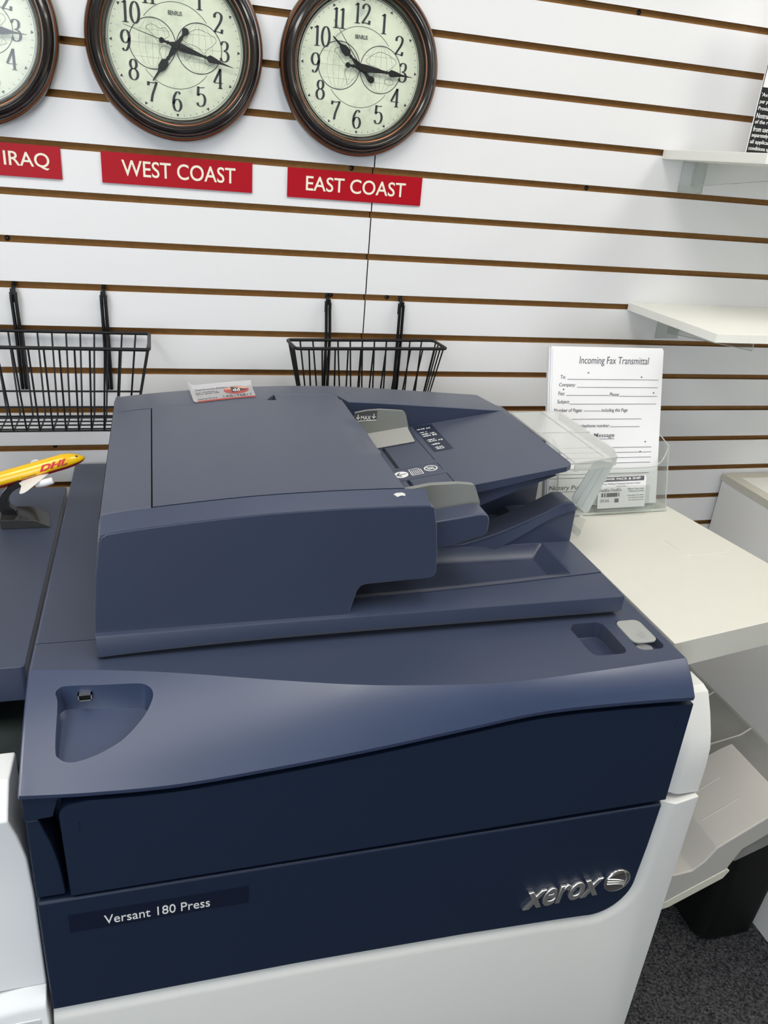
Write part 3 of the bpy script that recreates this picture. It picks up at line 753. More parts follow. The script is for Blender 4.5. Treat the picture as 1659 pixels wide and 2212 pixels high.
def st_poly(name, polys, m):
    bm = bmesh.new()
    for p in polys: bm_prism(bm, p, 'z', 0, 0.0002)
    on_sticker(bm); finish(name, bm, m, stk, smooth=False)
st_poly('red_band', [[(0.07 + 0.0465 * i, 0.0), (0.07 + 0.0465 * (i + 1), 0.0), (0.07 + 0.0465 * (i + 1), 0.09), (0.07 + 0.0465 * i, 0.09)] for i in range(20)], STICKR)
st_poly('oval_logo', [[(0.73 + 0.20 * math.cos(a), 0.61 + 0.27 * math.sin(a)) for a in [i * math.pi / 20 for i in range(40)]]], STICKR)
bm = bmesh.new(); bm_prism(bm, [(0.73 + 0.18 * math.cos(a), 0.66 + 0.19 * math.sin(a)) for a in [i * math.pi / 20 for i in range(21)]], 'z', 0.0002, 0.0004)
on_sticker(bm); finish('oval_shine', bm, STICKS, stk, smooth=False)
bm = bmesh.new(); bm_prism(bm, [(0.65, 0.42), (0.65, 0.86), (0.90, 0.60)], 'z', 0.0004, 0.0006)
on_sticker(bm); finish('logo_triangle', bm, mat('charcoal sticker ink', (0.04, 0.045, 0.045), 0.5), stk, smooth=False)
L = []
for s, u, v, a, b, of in (('dd', 0.672, 0.50, 0.11, 0.20, 0.02), ):
    t = text_fit(s, a, b, 0.0002, 0, of); bmesh.ops.translate(t, verts=t.verts[:], vec=(u, v, 0.0007)); L.append(t)
bm = on_sticker(join(L)); finish('logo_letters', bm, WINK, stk, smooth=False)
L = []
for s, u, v, a, b, of in (('1AB196817', 0.49, 0.13, 0.46, 0.16, 0.0), ('Total Document Solutions', 0.10, 0.82, 0.50, 0.08, 0), ('Sales  704-399-4913', 0.09, 0.62, 0.33, 0.06, 0), ('Service  800-841-2080', 0.09, 0.51, 0.36, 0.06, 0), ('Machine Serial #', 0.09, 0.15, 0.30, 0.09, 0)):
    t = text_fit(s, a, b, 0.0002, 0, of); bmesh.ops.translate(t, verts=t.verts[:], vec=(u, v, 0.0001)); L.append(t)
bm = on_sticker(join(L)); finish('sticker_lettering', bm, PRINT, stk, smooth=False)

# clear paper stops hanging off the right end of the tray
bm = bmesh.new()
cp = [(0.6045, 0.992), (0.684, 1.0115), (0.690, 1.015), (0.7030, 1.046), (0.7045, 1.240), (0.698, 1.2475), (0.6045, 1.236)]
ZT = 1.2305
bm_loft(bm, [[(x, y, ZT - 0.0025) for x, y in cp], [(x, y, ZT) for x, y in cp]])
lp = [(0.6045, 0.992), (0.684, 1.0115), (0.690, 1.015), (0.7030, 1.046), (0.7045, 1.240)]
li = [(0.6045, 0.9945), (0.683, 1.0140), (0.688, 1.0165), (0.7005, 1.047), (0.7020, 1.240)]
for (a, b), (c, d) in zip(zip(lp, lp[1:]), zip(li, li[1:])):
    bm_loft(bm, [[(p[0], p[1], ZT - 0.015) for p in (a, b, d, c)], [(p[0], p[1], ZT - 0.0025) for p in (a, b, d, c)]])
bm_box(bm, (0.606, 1.128, ZT), (0.7025, 1.1302, ZT + 0.0012)); bm_box(bm, (0.6640, 1.016, ZT), (0.6660, 1.240, ZT + 0.0012))
finish('tray_extension', bm, FROST, ADF, smooth=False, label='clear plastic tray extension')
bm = bmesh.new()
BL, BR, TR, TL = Vector((0.650, 1.062, 1.136)), Vector((0.683, 1.056, 1.111)), Vector((0.703, 1.040, 1.209)), Vector((0.672, 1.046, 1.213))
def fl(u, t): return (BL * (1 - u) + BR * u) * (1 - t) + (TL * (1 - u) + TR * u) * t
nrm = (BR - BL).cross(TL - BL).normalized() * 0.002
q = [fl(u, t) for u, t in ((0.12, 0), (0.88, 0), (1, 0.06), (1, 0.93), (0.93, 0.985), (0.8, 1.0), (0.2, 1.0), (0.05, 0.97), (0, 0.9), (0, 0.06))]
bm_loft(bm, [q, [c + nrm for c in q]])
for u in (0.33, 0.62):
    bm_tube(bm, [fl(u, 0.05) + nrm * 1.1, fl(u, 0.90) + nrm * 1.1], 0.0014, 6)
finish('paper_stop', bm, ACRYLG, ADF, angle=40, label='pale green clear flap')
X0 = Vector((0.666, 1.078, 1.098))
bm = bmesh.new()
bm_loft(bm, [[X0 + Vector((-0.015, -0.034 + 0.030 * i, -0.028)), X0 + Vector((0.003, -0.034 + 0.030 * i, -0.025)), X0 + Vector((0.010, -0.034 + 0.030 * i, 0.010)), X0 + Vector((-0.004, -0.034 + 0.030 * i, 0.016))] for i in (0, 1)])
bm_tube(bm, [X0 + Vector((-0.004, -0.040, -0.012)), X0 + Vector((-0.004, 0.002, -0.012))], 0.006, 12)
finish('stop_hinge', bm, ACRYL, ADF, angle=40)

# ------------------------------------------------------------------ unit docked on the left
unit = thing('paper_feed_unit', 'navy topped white paper feed unit docked left of the press', 'printer', (-0.55, 1.1, 0))
prism('top_cover', rrect(-0.95, 0.860, -0.1712, 1.415, 0.006), 'z', 0.985, 1.035, NAVY, unit, bevel=0.0015)
box('rear_body', (-0.95, 1.02, 0.04), (-0.180, 1.41, 0.984), WHITEP, unit, smooth=False)
box('recess', (-0.95, 0.93, 0.04), (-0.180, 1.019, 0.984), GREENG, unit, smooth=False, label='dark open recess')
prism('recess_rail', [(0.79, 0.87), (0.80, 0.985), (0.82, 0.985), (0.81, 0.86)], 'x', -0.32, -0.214, mat('grey green rail', (0.16, 0.19, 0.19), 0.5), unit, bevel=0.002)
box('recess_floor', (-0.95, 0.74, 0.90), (-0.1805, 0.95, 0.935), GREENG, unit, smooth=False)
# leaning white front panel with a flat top
bm = bmesh.new()
secs = []
for z, yf, xe in ((0.930, 0.717, -0.1805), (0.90, 0.722, -0.1745), (0.86, 0.727, -0.1695), (0.80, 0.729, -0.1680), (0.645, 0.722, -0.1675)):
    secs.append([(-0.95, yf, z), (xe, yf, z), (xe, 0.795, z), (-0.95, 0.795, z)])
top = [(-0.95, 0.748, 0.962), (-0.1805, 0.748, 0.962), (-0.1800, 0.795, 0.962), (-0.95, 0.795, 0.962)]
bm_loft(bm, [top] + secs)
fp = finish('front_panel', bm, WHITEDAY, unit, bevel=0.003, label='white sloping front panel')
box('panel_mark', (-0.200, 0.7335, 0.9482), (-0.1905, 0.7365, 0.9515), GUIDED, fp, smooth=False)
# lower tray front with curved top and number label
bm = bmesh.new()
bm_loft(bm, [[(x, 0.695 + max(0, (0.648 - zt)) * 0, z0) for z0 in ()] for zt in ()] or [[(x, y, z) for y, z in ((0.735, 0.04), (0.708, 0.06), (0.7040, 0.622 - d), (0.7065, 0.630 - d), (0.722, 0.645 - d), (0.735, 0.645 - d))] for x, d in ((-0.95, 0.03), (-0.30, 0.020), (-0.24, 0.008), (-0.215, 0.0025), (-0.195, 0.0), (-0.1675, 0.0))])
dr = finish('paper_tray', bm, WHITEDAY, unit, bevel=0.002, label='white paper tray front numbered 5')
bm = bmesh.new(); bm_prism(bm, rrect(-0.213, 0.585, -0.176, 0.606, 0.002), 'y', 0.7030, 0.7060)
nl = finish('number_label', bm, mat('clear label film', (0.78, 0.79, 0.80), 0.2), dr, smooth=False)
lettering('numeral', [('5', -0.1990, 0.5885, 0.0085, 0.0125, 0, 0.004)], frame((0, 0.7029, 0), (1, 0, 0), (0, 0, 1)), PRINT, nl)

# ------------------------------------------------------------------ catch tray and bin on the right
ct = thing('catch_tray', 'light grey sloping catch tray on the right side of the press', 'tray', (0.86, 0.9, 0.55))
P = [(0.746, 0.602), (0.785, 0.5985), (0.815, 0.601), (0.835, 0.618), (0.850, 0.644), (0.852, 0.646), (0.932, 0.696), (0.952, 0.707), (0.974, 0.715), (0.974, 0.670), (0.905, 0.630), (0.885, 0.585), (0.78, 0.533), (0.746, 0.53)]
bm = bmesh.new(); bm_prism(bm, P, 'y', 0.742, 0.895)
finish('main_tray', bm, GREYP, ct, bevel=0.003, seg=2)
for y in (0.796, 0.846):
    bm = bmesh.new(); bm_tube(bm, [(0.858, y, 0.6492), (0.92, y, 0.688)], 0.0013, 6)
    finish('tray_rib', bm, GREYP, ct)
P = [(0.87, 0.62), (0.895, 0.655), (0.96, 0.688), (1.02, 0.700), (1.040, 0.7135), (1.046, 0.7135), (1.046, 0.66), (0.90, 0.60)]
bm = bmesh.new(); bm_prism(bm, P, 'y', 0.745, 1.13)
finish('rear_chute', bm, GREYD, ct, bevel=0.002, label='dark grey curved rear chute')
for y in (0.925, 1.035):
    bm = bmesh.new(); bm_tube(bm, [(0.897, y, 0.6570), (0.96, y, 0.6885), (1.02, y, 0.7005), (1.040, y, 0.7140)], 0.0018, 6)
    finish('chute_rib', bm, GREYP, ct)
prism('under_rail', [(0.746, 0.515), (0.79, 0.522), (0.884, 0.569), (0.893, 0.585), (0.885, 0.590), (0.78, 0.537), (0.746, 0.532)], 'y', 0.741, 1.0, CREAMED, ct, bevel=0.001, label='cream bottom rail')

bm = bmesh.new()
def rr3(x0, y0, x1, y1, z, r=0.035): return [(x, y, z) for x, y in rrect(x0, y0, x1, y1, r)]
bm_loft(bm, [rr3(1.18, 0.99, 1.33, 1.40, 0.0), rr3(1.172, 0.984, 1.334, 1.406, 0.01), rr3(1.160, 0.965, 1.341, 1.425, 0.42), rr3(1.168, 0.972, 1.333, 1.418, 0.42), rr3(1.185, 0.995, 1.325, 1.395, 0.02)])
tag(finish('storage_bin', bm, BLACKM, smooth=True), 'large matt black bin on the carpet beneath the catch tray', 'bin')

# ------------------------------------------------------------------ side table, turned a little
tb = thing('side_table', 'cream topped side table right of the press, with the brochure holder on it', 'table', (0.85, 1.05, 0))
tp = [(0.690, 0.7812), (1.0388, 0.8396), (0.9548, 1.3464), (0.690, 1.31)]
prism('table_top', tp, 'z', 0.990, 1.036, CREAM, tb, bevel=0.0012)
q = [(0.8713, 1.0853), (0.8765, 1.0879), (0.9727, 1.0905), (0.9773, 1.0864), (0.9717, 1.0326), (0.9666, 1.0285), (0.8867, 1.0229), (0.8811, 1.027)]
bm = bmesh.new(); bm_loft(bm, [[(x, y, 1.0355) for x, y in q], [(0.9256 + (x - 0.9256) * 0.975, 1.0577 + (y - 1.0577) * 0.975, 1.0371) for x, y in q]])
finish('grommet_cover', bm, CREAM, tb, smooth=False)
box('leg', (0.690, 0.80, 0.0), (0.740, 1.25, 0.9895), GREYPAN, tb, smooth=False, label='pale grey slab leg')

# grey cabinet further right against the wall
cb = thing('cabinet', 'light grey cabinet with cream rimmed top, against the slatwall at the right', 'cabinet', (1.7, 1.2, 0))
box('body', (1.345, 0.70, 0.0), (2.05, 1.518, 0.959), CABG, cb, bevel=0.001)
bm = bmesh.new()
for lo, hi in (((1.343, 0.70, 0.9595), (1.375, 1.52, 0.977)), ((2.02, 0.70, 0.9595), (2.052, 1.52, 0.977)), ((1.375, 1.49, 0.9595), (2.02, 1.52, 0.977)), ((1.375, 0.70, 0.9595), (2.02, 0.73, 0.977))): bm_box(bm, lo, hi)
finish('top_rim', bm, CREAMED, cb, smooth=False, label='cream rim')
box('top_board', (1.375, 0.73, 0.9595), (2.02, 1.49, 0.9755), SHELFW, cb, smooth=False)

# ------------------------------------------------------------------ brochure holder with fax forms and card
hl = thing('brochure_holder', 'clear acrylic brochure holder at the back of the side table', 'holder', (0.83, 1.23, 1.036))
bz = 1.0366
HX0, HX1 = 0.7106, 0.9548
def fy(x): return 1.1985 + (x - HX0) * 0.008 / 0.24
bm = bmesh.new()
bm_loft(bm, [[(HX0, fy(HX0) - 0.003, bz), (HX1, fy(HX1) - 0.003, bz), (HX1, fy(HX1) + 0.067, bz), (HX0, fy(HX0) + 0.067, bz)], [(HX0, fy(HX0) - 0.003, bz + 0.006), (HX1, fy(HX1) - 0.003, bz + 0.006), (HX1, fy(HX1) + 0.067, bz + 0.006), (HX0, fy(HX0) + 0.067, bz + 0.006)]])
finish('base', bm, ACRYL, hl, bevel=0.001)
bm = bmesh.new()
fr = [(HX0, bz + 0.006), (HX1, bz + 0.006), (HX1, 1.159), (HX1 - 0.007, 1.144), (HX1 - 0.015, 1.1305), (HX1 - 0.028, 1.123), (HX1 - 0.048, 1.1205), (HX0 + 0.047, 1.1205), (HX0 + 0.022, 1.123), (HX0 + 0.011, 1.1305), (HX0 + 0.006, 1.144), (HX0, 1.159)]
bm_loft(bm, [[(x, fy(x) + (z - bz) * 0.28, z) for x, z in fr], [(x, fy(x) + 0.0025 + (z - bz) * 0.28, z) for x, z in fr]])
finish('front_panel', bm, ACRYL, hl, bevel=0.0006)
bm = bmesh.new(); bk = [(HX0, bz + 0.006), (HX1, bz + 0.006), (HX1, 1.185), (HX1 - 0.02, 1.205), (HX0 + 0.02, 1.205), (HX0, 1.185)]
bm_loft(bm, [[(x, fy(x) + 0.062 + (z - bz) * 0.30, z) for x, z in bk], [(x, fy(x) + 0.0645 + (z - bz) * 0.30, z) for x, z in bk]])
finish('back_panel', bm, ACRYL, hl)
for x in (HX0, HX1 - 0.0025):
    bm = bmesh.new(); sd = [(0.0, bz + 0.006), (0.062, bz + 0.006), (0.062 + 0.140 * 0.30, 1.180), (0.0 + 0.122 * 0.28, 1.159)]
    bm_loft(bm, [[(x, fy(x) + y, z) for y, z in sd], [(x + 0.0025, fy(x) + y, z) for y, z in sd]])
    finish('side_panel', bm, ACRYL, hl)
bm = bmesh.new()
bm_loft(bm, [[(x, fy(0.85) + y + (z - bz) * 0.28, z) for x, z in ((0.795, 1.0445), (0.909, 1.0465), (0.909, 1.0915), (0.795, 1.0895))] for y in (-0.008, -0.006)])
bm_box(bm, (0.793, fy(0.85) - 0.012, 1.0430), (0.911, fy(0.85) + 0.004, 1.0464))
finish('card_pocket', bm, ACRYL, hl, label='clear card pocket on the front')
bm = bmesh.new()
bm_tube(bm, [(x, fy(x) + 0.001 + (z - bz) * 0.28, z) for x, z in fr[2:]], 0.0013, 6)
for x in (HX0 + 0.001, HX1 - 0.001):
    bm_tube(bm, [(x, fy(x) + 0.001, bz + 0.006), (x, fy(x) + 0.001 + (1.159 - bz) * 0.28, 1.159), (x, fy(x) + 0.062 + 0.14 * 0.30, 1.182), (x, fy(x) + 0.063, bz + 0.006)], 0.0013, 6)
bm_tube(bm, [(x, fy(x) - 0.003, bz + 0.004) for x in (HX0, HX1)], 0.0018, 6)
finish('edge_rim', bm, ACRYLE, hl)

PY0, PZ0 = 1.2270, 1.0446
pe = Vector((0, 0.085, 0.28)).normalized()
fax = thing('fax_form_stack', 'stack of Incoming Fax Transmittal forms in the clear brochure holder', 'papers', (0.82, 1.23, 1.044))
frP = frame((0.7065, PY0, PZ0), (1, 0, 0), pe) @ Matrix.Scale(1.022, 4)
def local_box(name, x0, y0, x1, y1, z0, z1, fr, m, parent, **k):
    bm = bmesh.new(); bm_box(bm, (x0, y0, z0), (x1, y1, z1)); bmesh.ops.transform(bm, matrix=fr, verts=bm.verts[:]); return finish(name, bm, m, parent, smooth=False, **k)
local_box('rear_sheets', -0.0055, 0.004, 0.2270, 0.2945, -0.012, -0.0045, frP, PAPER, fax)
local_box('middle_sheets', -0.003, 0.002, 0.2310, 0.2960, -0.0042, -0.0012, frP, PAPER, fax)
fs = local_box('front_sheet', 0.0, 0.0, 0.2325, 0.2925, -0.001, 0.0, frP, PAPER, fax)
items = [('Incoming Fax Transmittal', 0.0545, 0.2610, 0.147, 0.0175, 0.12, 0.0), ('To:', 0.017, 0.2375, 0.0105, 0.0068, 0.12, 0.004), ('Company:', 0.0145, 0.2215, 0.0335, 0.0085, 0.12, 0.004), ('Fax:', 0.0135, 0.2075, 0.0135, 0.0068, 0.12, 0.004), ('Phone:', 0.1205, 0.2058, 0.0205, 0.0068, 0.12, 0.004),
         ('Subject:', 0.0120, 0.1905, 0.0250, 0.0085, 0.12, 0.004), ('Number of Pages:', 0.006, 0.1748, 0.058, 0.0085, 0.12, 0.004), ('including this Page', 0.1045, 0.1748, 0.0555, 0.0085, 0.12, 0.004), ('Your telephone number:', 0.040, 0.1462, 0.0835, 0.0080, 0.12, 0.004),
         ('Message', 0.090, 0.1270, 0.0440, 0.0100, 0.12, 0.004), ('Notary Public', 0.001, 0.0290, 0.080, 0.0105, 0.12, 0.004)]
for it in items: lettering('printed_line', [it], frP, PRINT, fs)
bm = bmesh.new()
for x0, x1, y in ((0.031, 0.224, 0.2365), (0.051, 0.223, 0.2220), (0.030, 0.119, 0.2072), (0.142, 0.223, 0.2058), (0.038, 0.222, 0.1912), (0.067, 0.103, 0.1785), (0.03, 0.191, 0.1632), (0.125, 0.188, 0.1487), (0.02, 0.216, 0.1095), (0.02, 0.216, 0.1000), (0.02, 0.216, 0.0900), (0.02, 0.215, 0.0800), (0.02, 0.214, 0.0700), (0.02, 0.213, 0.0600), (0.0, 0.210, 0.0530), (0.090, 0.134, 0.1260), (0.001, 0.081, 0.0275)):
    hline(bm, x0, y, x1, y, 0.00085)
for x, y in ((0.072, 0.247), (0.022, 0.2165), (0.213, 0.2105), (0.185, 0.2400), (0.190, 0.099), (0.20, 0.118)):
    flat_poly(bm, [(x, y), (x + 0.004, y + 0.001), (x + 0.003, y + 0.003), (x + 0.001, y + 0.003)])
bmesh.ops.transform(bm, matrix=frP, verts=bm.verts[:]); finish('form_lines', bm, PRINT, fs, smooth=False)

card = thing('business_card', 'white business card in the front pocket of the clear brochure holder', 'card', (0.852, 1.195, 1.048))
ce = Vector((0, 0.28, 1)).normalized()
frC = frame((0.7987, fy(0.85) - 0.0032 + 0.011 * 0.28, 1.0480), (1, 0.033, 0), ce) @ Matrix.Scale(1.022, 4)
cdm = local_box('card', 0, 0, 0.1035, 0.0600, -0.0012, 0, frC, PAPER, card)
bm = bmesh.new(); flat_poly(bm, [(0.001, 0.0505), (0.099, 0.0505), (0.099, 0.0592), (0.001, 0.0592)]); 
for x0, x1 in ((0.007, 0.011), (0.013, 0.016), (0.018, 0.042), (0.044, 0.046)): flat_poly(bm, [(x0, 0.0215), (x1, 0.0215), (x1, 0.0290), (x0, 0.0290)])
flat_poly(bm, [(0.036, 0.0105), (0.045, 0.0105), (0.045, 0.0180), (0.036, 0.0180)])
bmesh.ops.transform(bm, matrix=frC, verts=bm.verts[:]); finish('printed_bar', bm, PRINT, cdm, smooth=False)
lettering('shop_name', [('QWIK PACK & SHIP', 0.009, 0.0525, 0.082, 0.0050, 0, 0.014)], frC @ Matrix.Translation((0, 0, 0.0004)), WINK, cdm)
lettering('card_text', [('Your Mailing & Business Service Center', 0.008, 0.0435, 0.084, 0.0046, 0.2), ('Notary Public', 0.038, 0.0395, 0.023, 0.0030), ('FedEx FedEx', 0.002, 0.0315, 0.049, 0.0058, 0, 0.02), ('UPS DHL', 0.005, 0.0115, 0.020, 0.0060, 0, 0.01), ('Millstone Towne Center', 0.064, 0.0340, 0.036, 0.0028), ('Millstone & Camden', 0.066, 0.0295, 0.034, 0.0028), ('Hope Mills, NC 28348', 0.064, 0.0210, 0.036, 0.0028), ('Tel: (910) 555-0100', 0.066, 0.0165, 0.034, 0.0028), ('Fax: (910) 555-0101', 0.067, 0.0120, 0.033, 0.0028)], frC, PRINTL, cdm)

# ------------------------------------------------------------------ clocks
DIG = {
 '0': [[(0.30 + 0.235 * math.sin(i * math.pi / 16), 0.5 + 0.5 * math.cos(i * math.pi / 16)) for i in range(33)]],
 '1': [[(0.30, 0), (0.30, 1.0)], [(0.30, 1.0), (0.22, 0.93), (0.12, 0.90)], [(0.12, 0.012), (0.48, 0.012)]],
 '2': [catmull([(0.10, 0.74), (0.12, 0.9), (0.28, 1.0), (0.46, 0.92), (0.51, 0.76), (0.42, 0.52), (0.24, 0.26), (0.07, 0.03)], 6), [(0.06, 0.05), (0.30, 0.07), (0.52, 0.03)], [(0.52, 0.0), (0.55, 0.2)]],
 '3': [catmull([(0.09, 0.82), (0.16, 0.95), (0.30, 1.0), (0.45, 0.92), (0.48, 0.76), (0.40, 0.60), (0.24, 0.54)], 6), catmull([(0.24, 0.54), (0.43, 0.48), (0.53, 0.30), (0.47, 0.09), (0.29, 0.0), (0.13, 0.05), (0.07, 0.18)], 6)],
 '4': [[(0.42, 0), (0.42, 1.0)], [(0.42, 0.98), (0.04, 0.29)], [(0.03, 0.28), (0.58, 0.28)], [(0.28, 0.012), (0.56, 0.012)]],
 '5': [[(0.14, 0.96), (0.32, 0.95), (0.51, 0.98)], [(0.14, 1.0), (0.11, 0.54)], catmull([(0.11, 0.54), (0.27, 0.64), (0.46, 0.57), (0.54, 0.34), (0.46, 0.09), (0.28, 0.0), (0.13, 0.05), (0.07, 0.18)], 6)],
 '6': [catmull([(0.48, 0.88), (0.38, 0.99), (0.24, 0.93), (0.11, 0.68), (0.07, 0.34), (0.15, 0.08), (0.30, 0.0), (0.46, 0.09), (0.53, 0.32), (0.45, 0.54), (0.30, 0.61), (0.15, 0.52), (0.08, 0.36)], 6)],
 '7': [[(0.07, 0.94), (0.30, 0.95), (0.56, 0.98)], [(0.07, 1.0), (0.05, 0.80)], catmull([(0.56, 1.0), (0.42, 0.66), (0.29, 0.34), (0.22, 0.0)], 6)],
 '8': [[(0.30 + 0.18 * math.sin(i * math.pi / 12), 0.77 + 0.23 * math.cos(i * math.pi / 12)) for i in range(25)], [(0.30 + 0.235 * math.sin(i * math.pi / 12), 0.275 + 0.275 * math.cos(i * math.pi / 12)) for i in range(25)]],
}
DIG['9'] = [[(0.60 - x, 1 - y) for x, y in s] for s in DIG['6']]
def numeral_strokes(bm, s, cx, cy, h):
    wds = [0.42 if c == '1' else 0.62 for c in s]
    tot = sum(wds) * h * 0.92; x = cx - tot / 2
    for c, wd in zip(s, wds):
        off = 0.12 if c == '1' else 0.0
        for st_ in DIG[c]:
            pts = [(x + (p[0] - off) * h * 0.92, cy + (p[1] - 0.5) * h) for p in st_]
            ribbon(bm, pts, lambda t: h * (0.035 + 0.105 * abs(t.y) ** 1.6), 0.0004, 0.0007)
        x += wd * h * 0.92

def blob(bm, pts, wd=0.0006):
    ribbon(bm, catmull(pts, 4, True) + [catmull(pts, 4, True)[0]], lambda t: wd, 0.0002, 0.0004)

def hand_shape(L, tail, style):
    def ball(c, r): return [(c + r * math.cos(math.radians(t)), r * math.sin(math.radians(t))) for t in (170, 150, 125, 100, 75, 50, 30)]
    if style == 'minute':
        half = ball(-tail, 0.0042) + [(-tail + 0.007, 0.0016), (-tail + 0.010, 0.0030), (-tail + 0.012, 0.0018), (-0.008, 0.0030), (0.0, 0.0060), (0.012, 0.0056), (L * 0.36, 0.0030), (L * 0.48, 0.0018), (L * 0.50, 0.0030), (L * 0.52, 0.0014), (L * 0.575, 0.0055), (L * 0.64, 0.0048), (L * 0.78, 0.0018), (L, 0.0002)]
    else:
        half = ball(-tail, 0.0055) + [(-tail + 0.008, 0.0018), (-tail + 0.012, 0.0026), (-0.008, 0.0030), (0.0, 0.0055), (0.012, 0.0036), (L * 0.30, 0.0018), (L * 0.36, 0.0028), (L * 0.40, 0.0018), (L * 0.47, 0.0066), (L * 0.62, 0.0062), (L * 0.74, 0.0020), (L, 0.0009)]
    return [(a, b) for a, b in half] + [(a, -b) for a, b in half[::-1]]

def clock(cx, cz, hour_deg, min_deg, sec_deg, label, hour_l=0.065):
    t = thing('wall_clock', label, 'clock', (cx, W - 0.001, cz), 'round bronze wall clocks on the slatwall')
    O = (cx, W - 0.0005, cz)
    prof = [(0.118, 0.0), (0.1355, 0.004), (0.1395, 0.012), (0.1400, 0.020), (0.1380, 0.026), (0.1345, 0.029), (0.1325, 0.0285), (0.1310, 0.031), (0.1270, 0.0375), (0.1220, 0.0395), (0.1185, 0.0375), (0.1175, 0.0345), (0.1160, 0.0345), (0.1140, 0.033), (0.1100, 0.026), (0.1090, 0.0235), (0.1075, 0.0235), (0.1062, 0.016)]
    bm = bmesh.new(); bm_lathe(bm, prof, O, (0, -1, 0), (0, 0, 1), 112, lambda j: 1 if j in (4, 12) else 0)
    finish('frame', bm, [BRONZE, COPPER], t, angle=50)
    bm = bmesh.new(); bm_lathe(bm, [(0.1085, 0.010), (0.1085, 0.016), (0.1062, 0.0168), (0.06, 0.0168), (0.001, 0.0168)], O, (0, -1, 0), (0, 0, 1), 80, None, True)
    dial = finish('dial', bm, DIAL, t, angle=30)
    fr = frame((cx, W - 0.0005 - 0.0168, cz), (1, 0, 0), (0, 0, 1))
    bm = bmesh.new()
    for hnum in range(1, 13):
        a = math.radians(90 - 30 * hnum)
        numeral_strokes(bm, str(hnum), 0.0775 * math.cos(a), 0.0795 * math.sin(a), 0.0290)
        px, py = 0.1005 * math.cos(a), 0.1005 * math.sin(a)
        d = Vector((math.cos(a), math.sin(a))); n = Vector((-d.y, d.x))
        flat_poly(bm, [tuple(Vector((px, py)) + d * 0.0022 + n * 0.0), tuple(Vector((px, py)) - d * 0.0022 + n * 0.0026)[:2], tuple(Vector((px, py)) - d * 0.0022 - n * 0.0026)[:2]])
    for mnt in range(60):
        if mnt % 5:
            a = math.radians(90 - 6 * mnt); hline(bm, 0.0990 * math.cos(a), 0.0990 * math.sin(a), 0.1018 * math.cos(a), 0.1018 * math.sin(a), 0.0006)
    ribbon(bm, [(0.1045 * math.cos(i * math.pi / 40), 0.1045 * math.sin(i * math.pi / 40)) for i in range(81)], lambda t: 0.0006)
    bmesh.ops.transform(bm, matrix=fr, verts=bm.verts[:]); finish('numerals', bm, HANDG, dial, smooth=False)
    lt = text_fit('BENRUS', 0.0215, 0.0062, 0.0003, 0, 0.012); bmesh.ops.translate(lt, verts=lt.verts[:], vec=(-0.0110, 0.0425, 0.0003))
    bmesh.ops.transform(lt, matrix=fr, verts=lt.verts[:]); finish('dial_lettering', lt, HANDG, dial, smooth=False)
    bm = bmesh.new()
    for cxx, r in ((0, 0.0610), (-0.0365, 0.0362), (0.0365, 0.0362)):
        a0, a1 = (0, 360)
        if r > 0.05:
            for a0, a1 in ((37, 143), (217, 323)):
                ribbon(bm, [(r * math.cos(math.radians(a0 + (a1 - a0) * i / 30)), r * math.sin(math.radians(a0 + (a1 - a0) * i / 30))) for i in range(31)], lambda t: 0.0006)
        else:
            ribbon(bm, [(cxx + r * math.cos(i * math.pi / 30), r * math.sin(i * math.pi / 30)) for i in range(61)], lambda t: 0.0011)
    bmesh.ops.transform(bm, matrix=fr, verts=bm.verts[:]); finish('map_circle', bm, HANDG, dial, smooth=False)
    bm = bmesh.new()
    blob(bm, [(-0.046, 0.022), (-0.036, 0.027), (-0.024, 0.022), (-0.016, 0.024), (-0.010, 0.014), (-0.018, 0.008), (-0.022, 0.002), (-0.030, 0.006), (-0.036, 0.013)])
    blob(bm, [(-0.021, -0.002), (-0.011, -0.003), (-0.004, -0.010), (-0.011, -0.018), (-0.020, -0.028), (-0.023, -0.018), (-0.026, -0.009)])
    blob(bm, [(0.010, 0.012), (0.022, 0.022), (0.036, 0.027), (0.054, 0.022), (0.064, 0.015), (0.058, 0.006), (0.050, 0.001), (0.044, -0.006), (0.036, 0.001), (0.028, 0.004), (0.018, 0.006)])
    blob(bm, [(0.008, 0.004), (0.020, 0.003), (0.027, -0.004), (0.020, -0.016), (0.014, -0.017), (0.012, -0.006)])
    blob(bm, [(0.046, -0.014), (0.056, -0.012), (0.062, -0.018), (0.054, -0.022), (0.047, -0.020)])
    for s in (-0.0365, 0.0365):
        for kx in (-0.6, -0.3, 0, 0.3, 0.6):
            ribbon(bm, [(s + 0.0355 * kx * math.cos(a), 0.0355 * math.sin(a)) for a in [math.radians(-88 + 8 * i) for i in range(23)]], lambda t: 0.00022, 0.0001, 0.0003)
        for ky in (-0.55, 0, 0.55):
            ww = 0.0355 * math.sqrt(1 - ky * ky); hline(bm, s - ww, 0.0355 * ky, s + ww, 0.0355 * ky, 0.00022, 0.0001, 0.0003)
    bmesh.ops.transform(bm, matrix=fr, verts=bm.verts[:]); finish('map_outline', bm, MAPINK, dial, smooth=False)
    for nm, deg, shp, z in (('hour_hand', hour_deg, hand_shape(hour_l, 0.026, 'hour'), 0.0050), ('minute_hand', min_deg, hand_shape(0.0940, 0.023, 'minute'), 0.0070)):
        bm = bmesh.new(); bm_prism(bm, shp, 'z', z, z + 0.0008)
        bmesh.ops.transform(bm, matrix=fr @ Matrix.Rotation(math.radians(90 - deg), 4, 'Z'), verts=bm.verts[:]); finish(nm, bm, HAND, t, smooth=False)
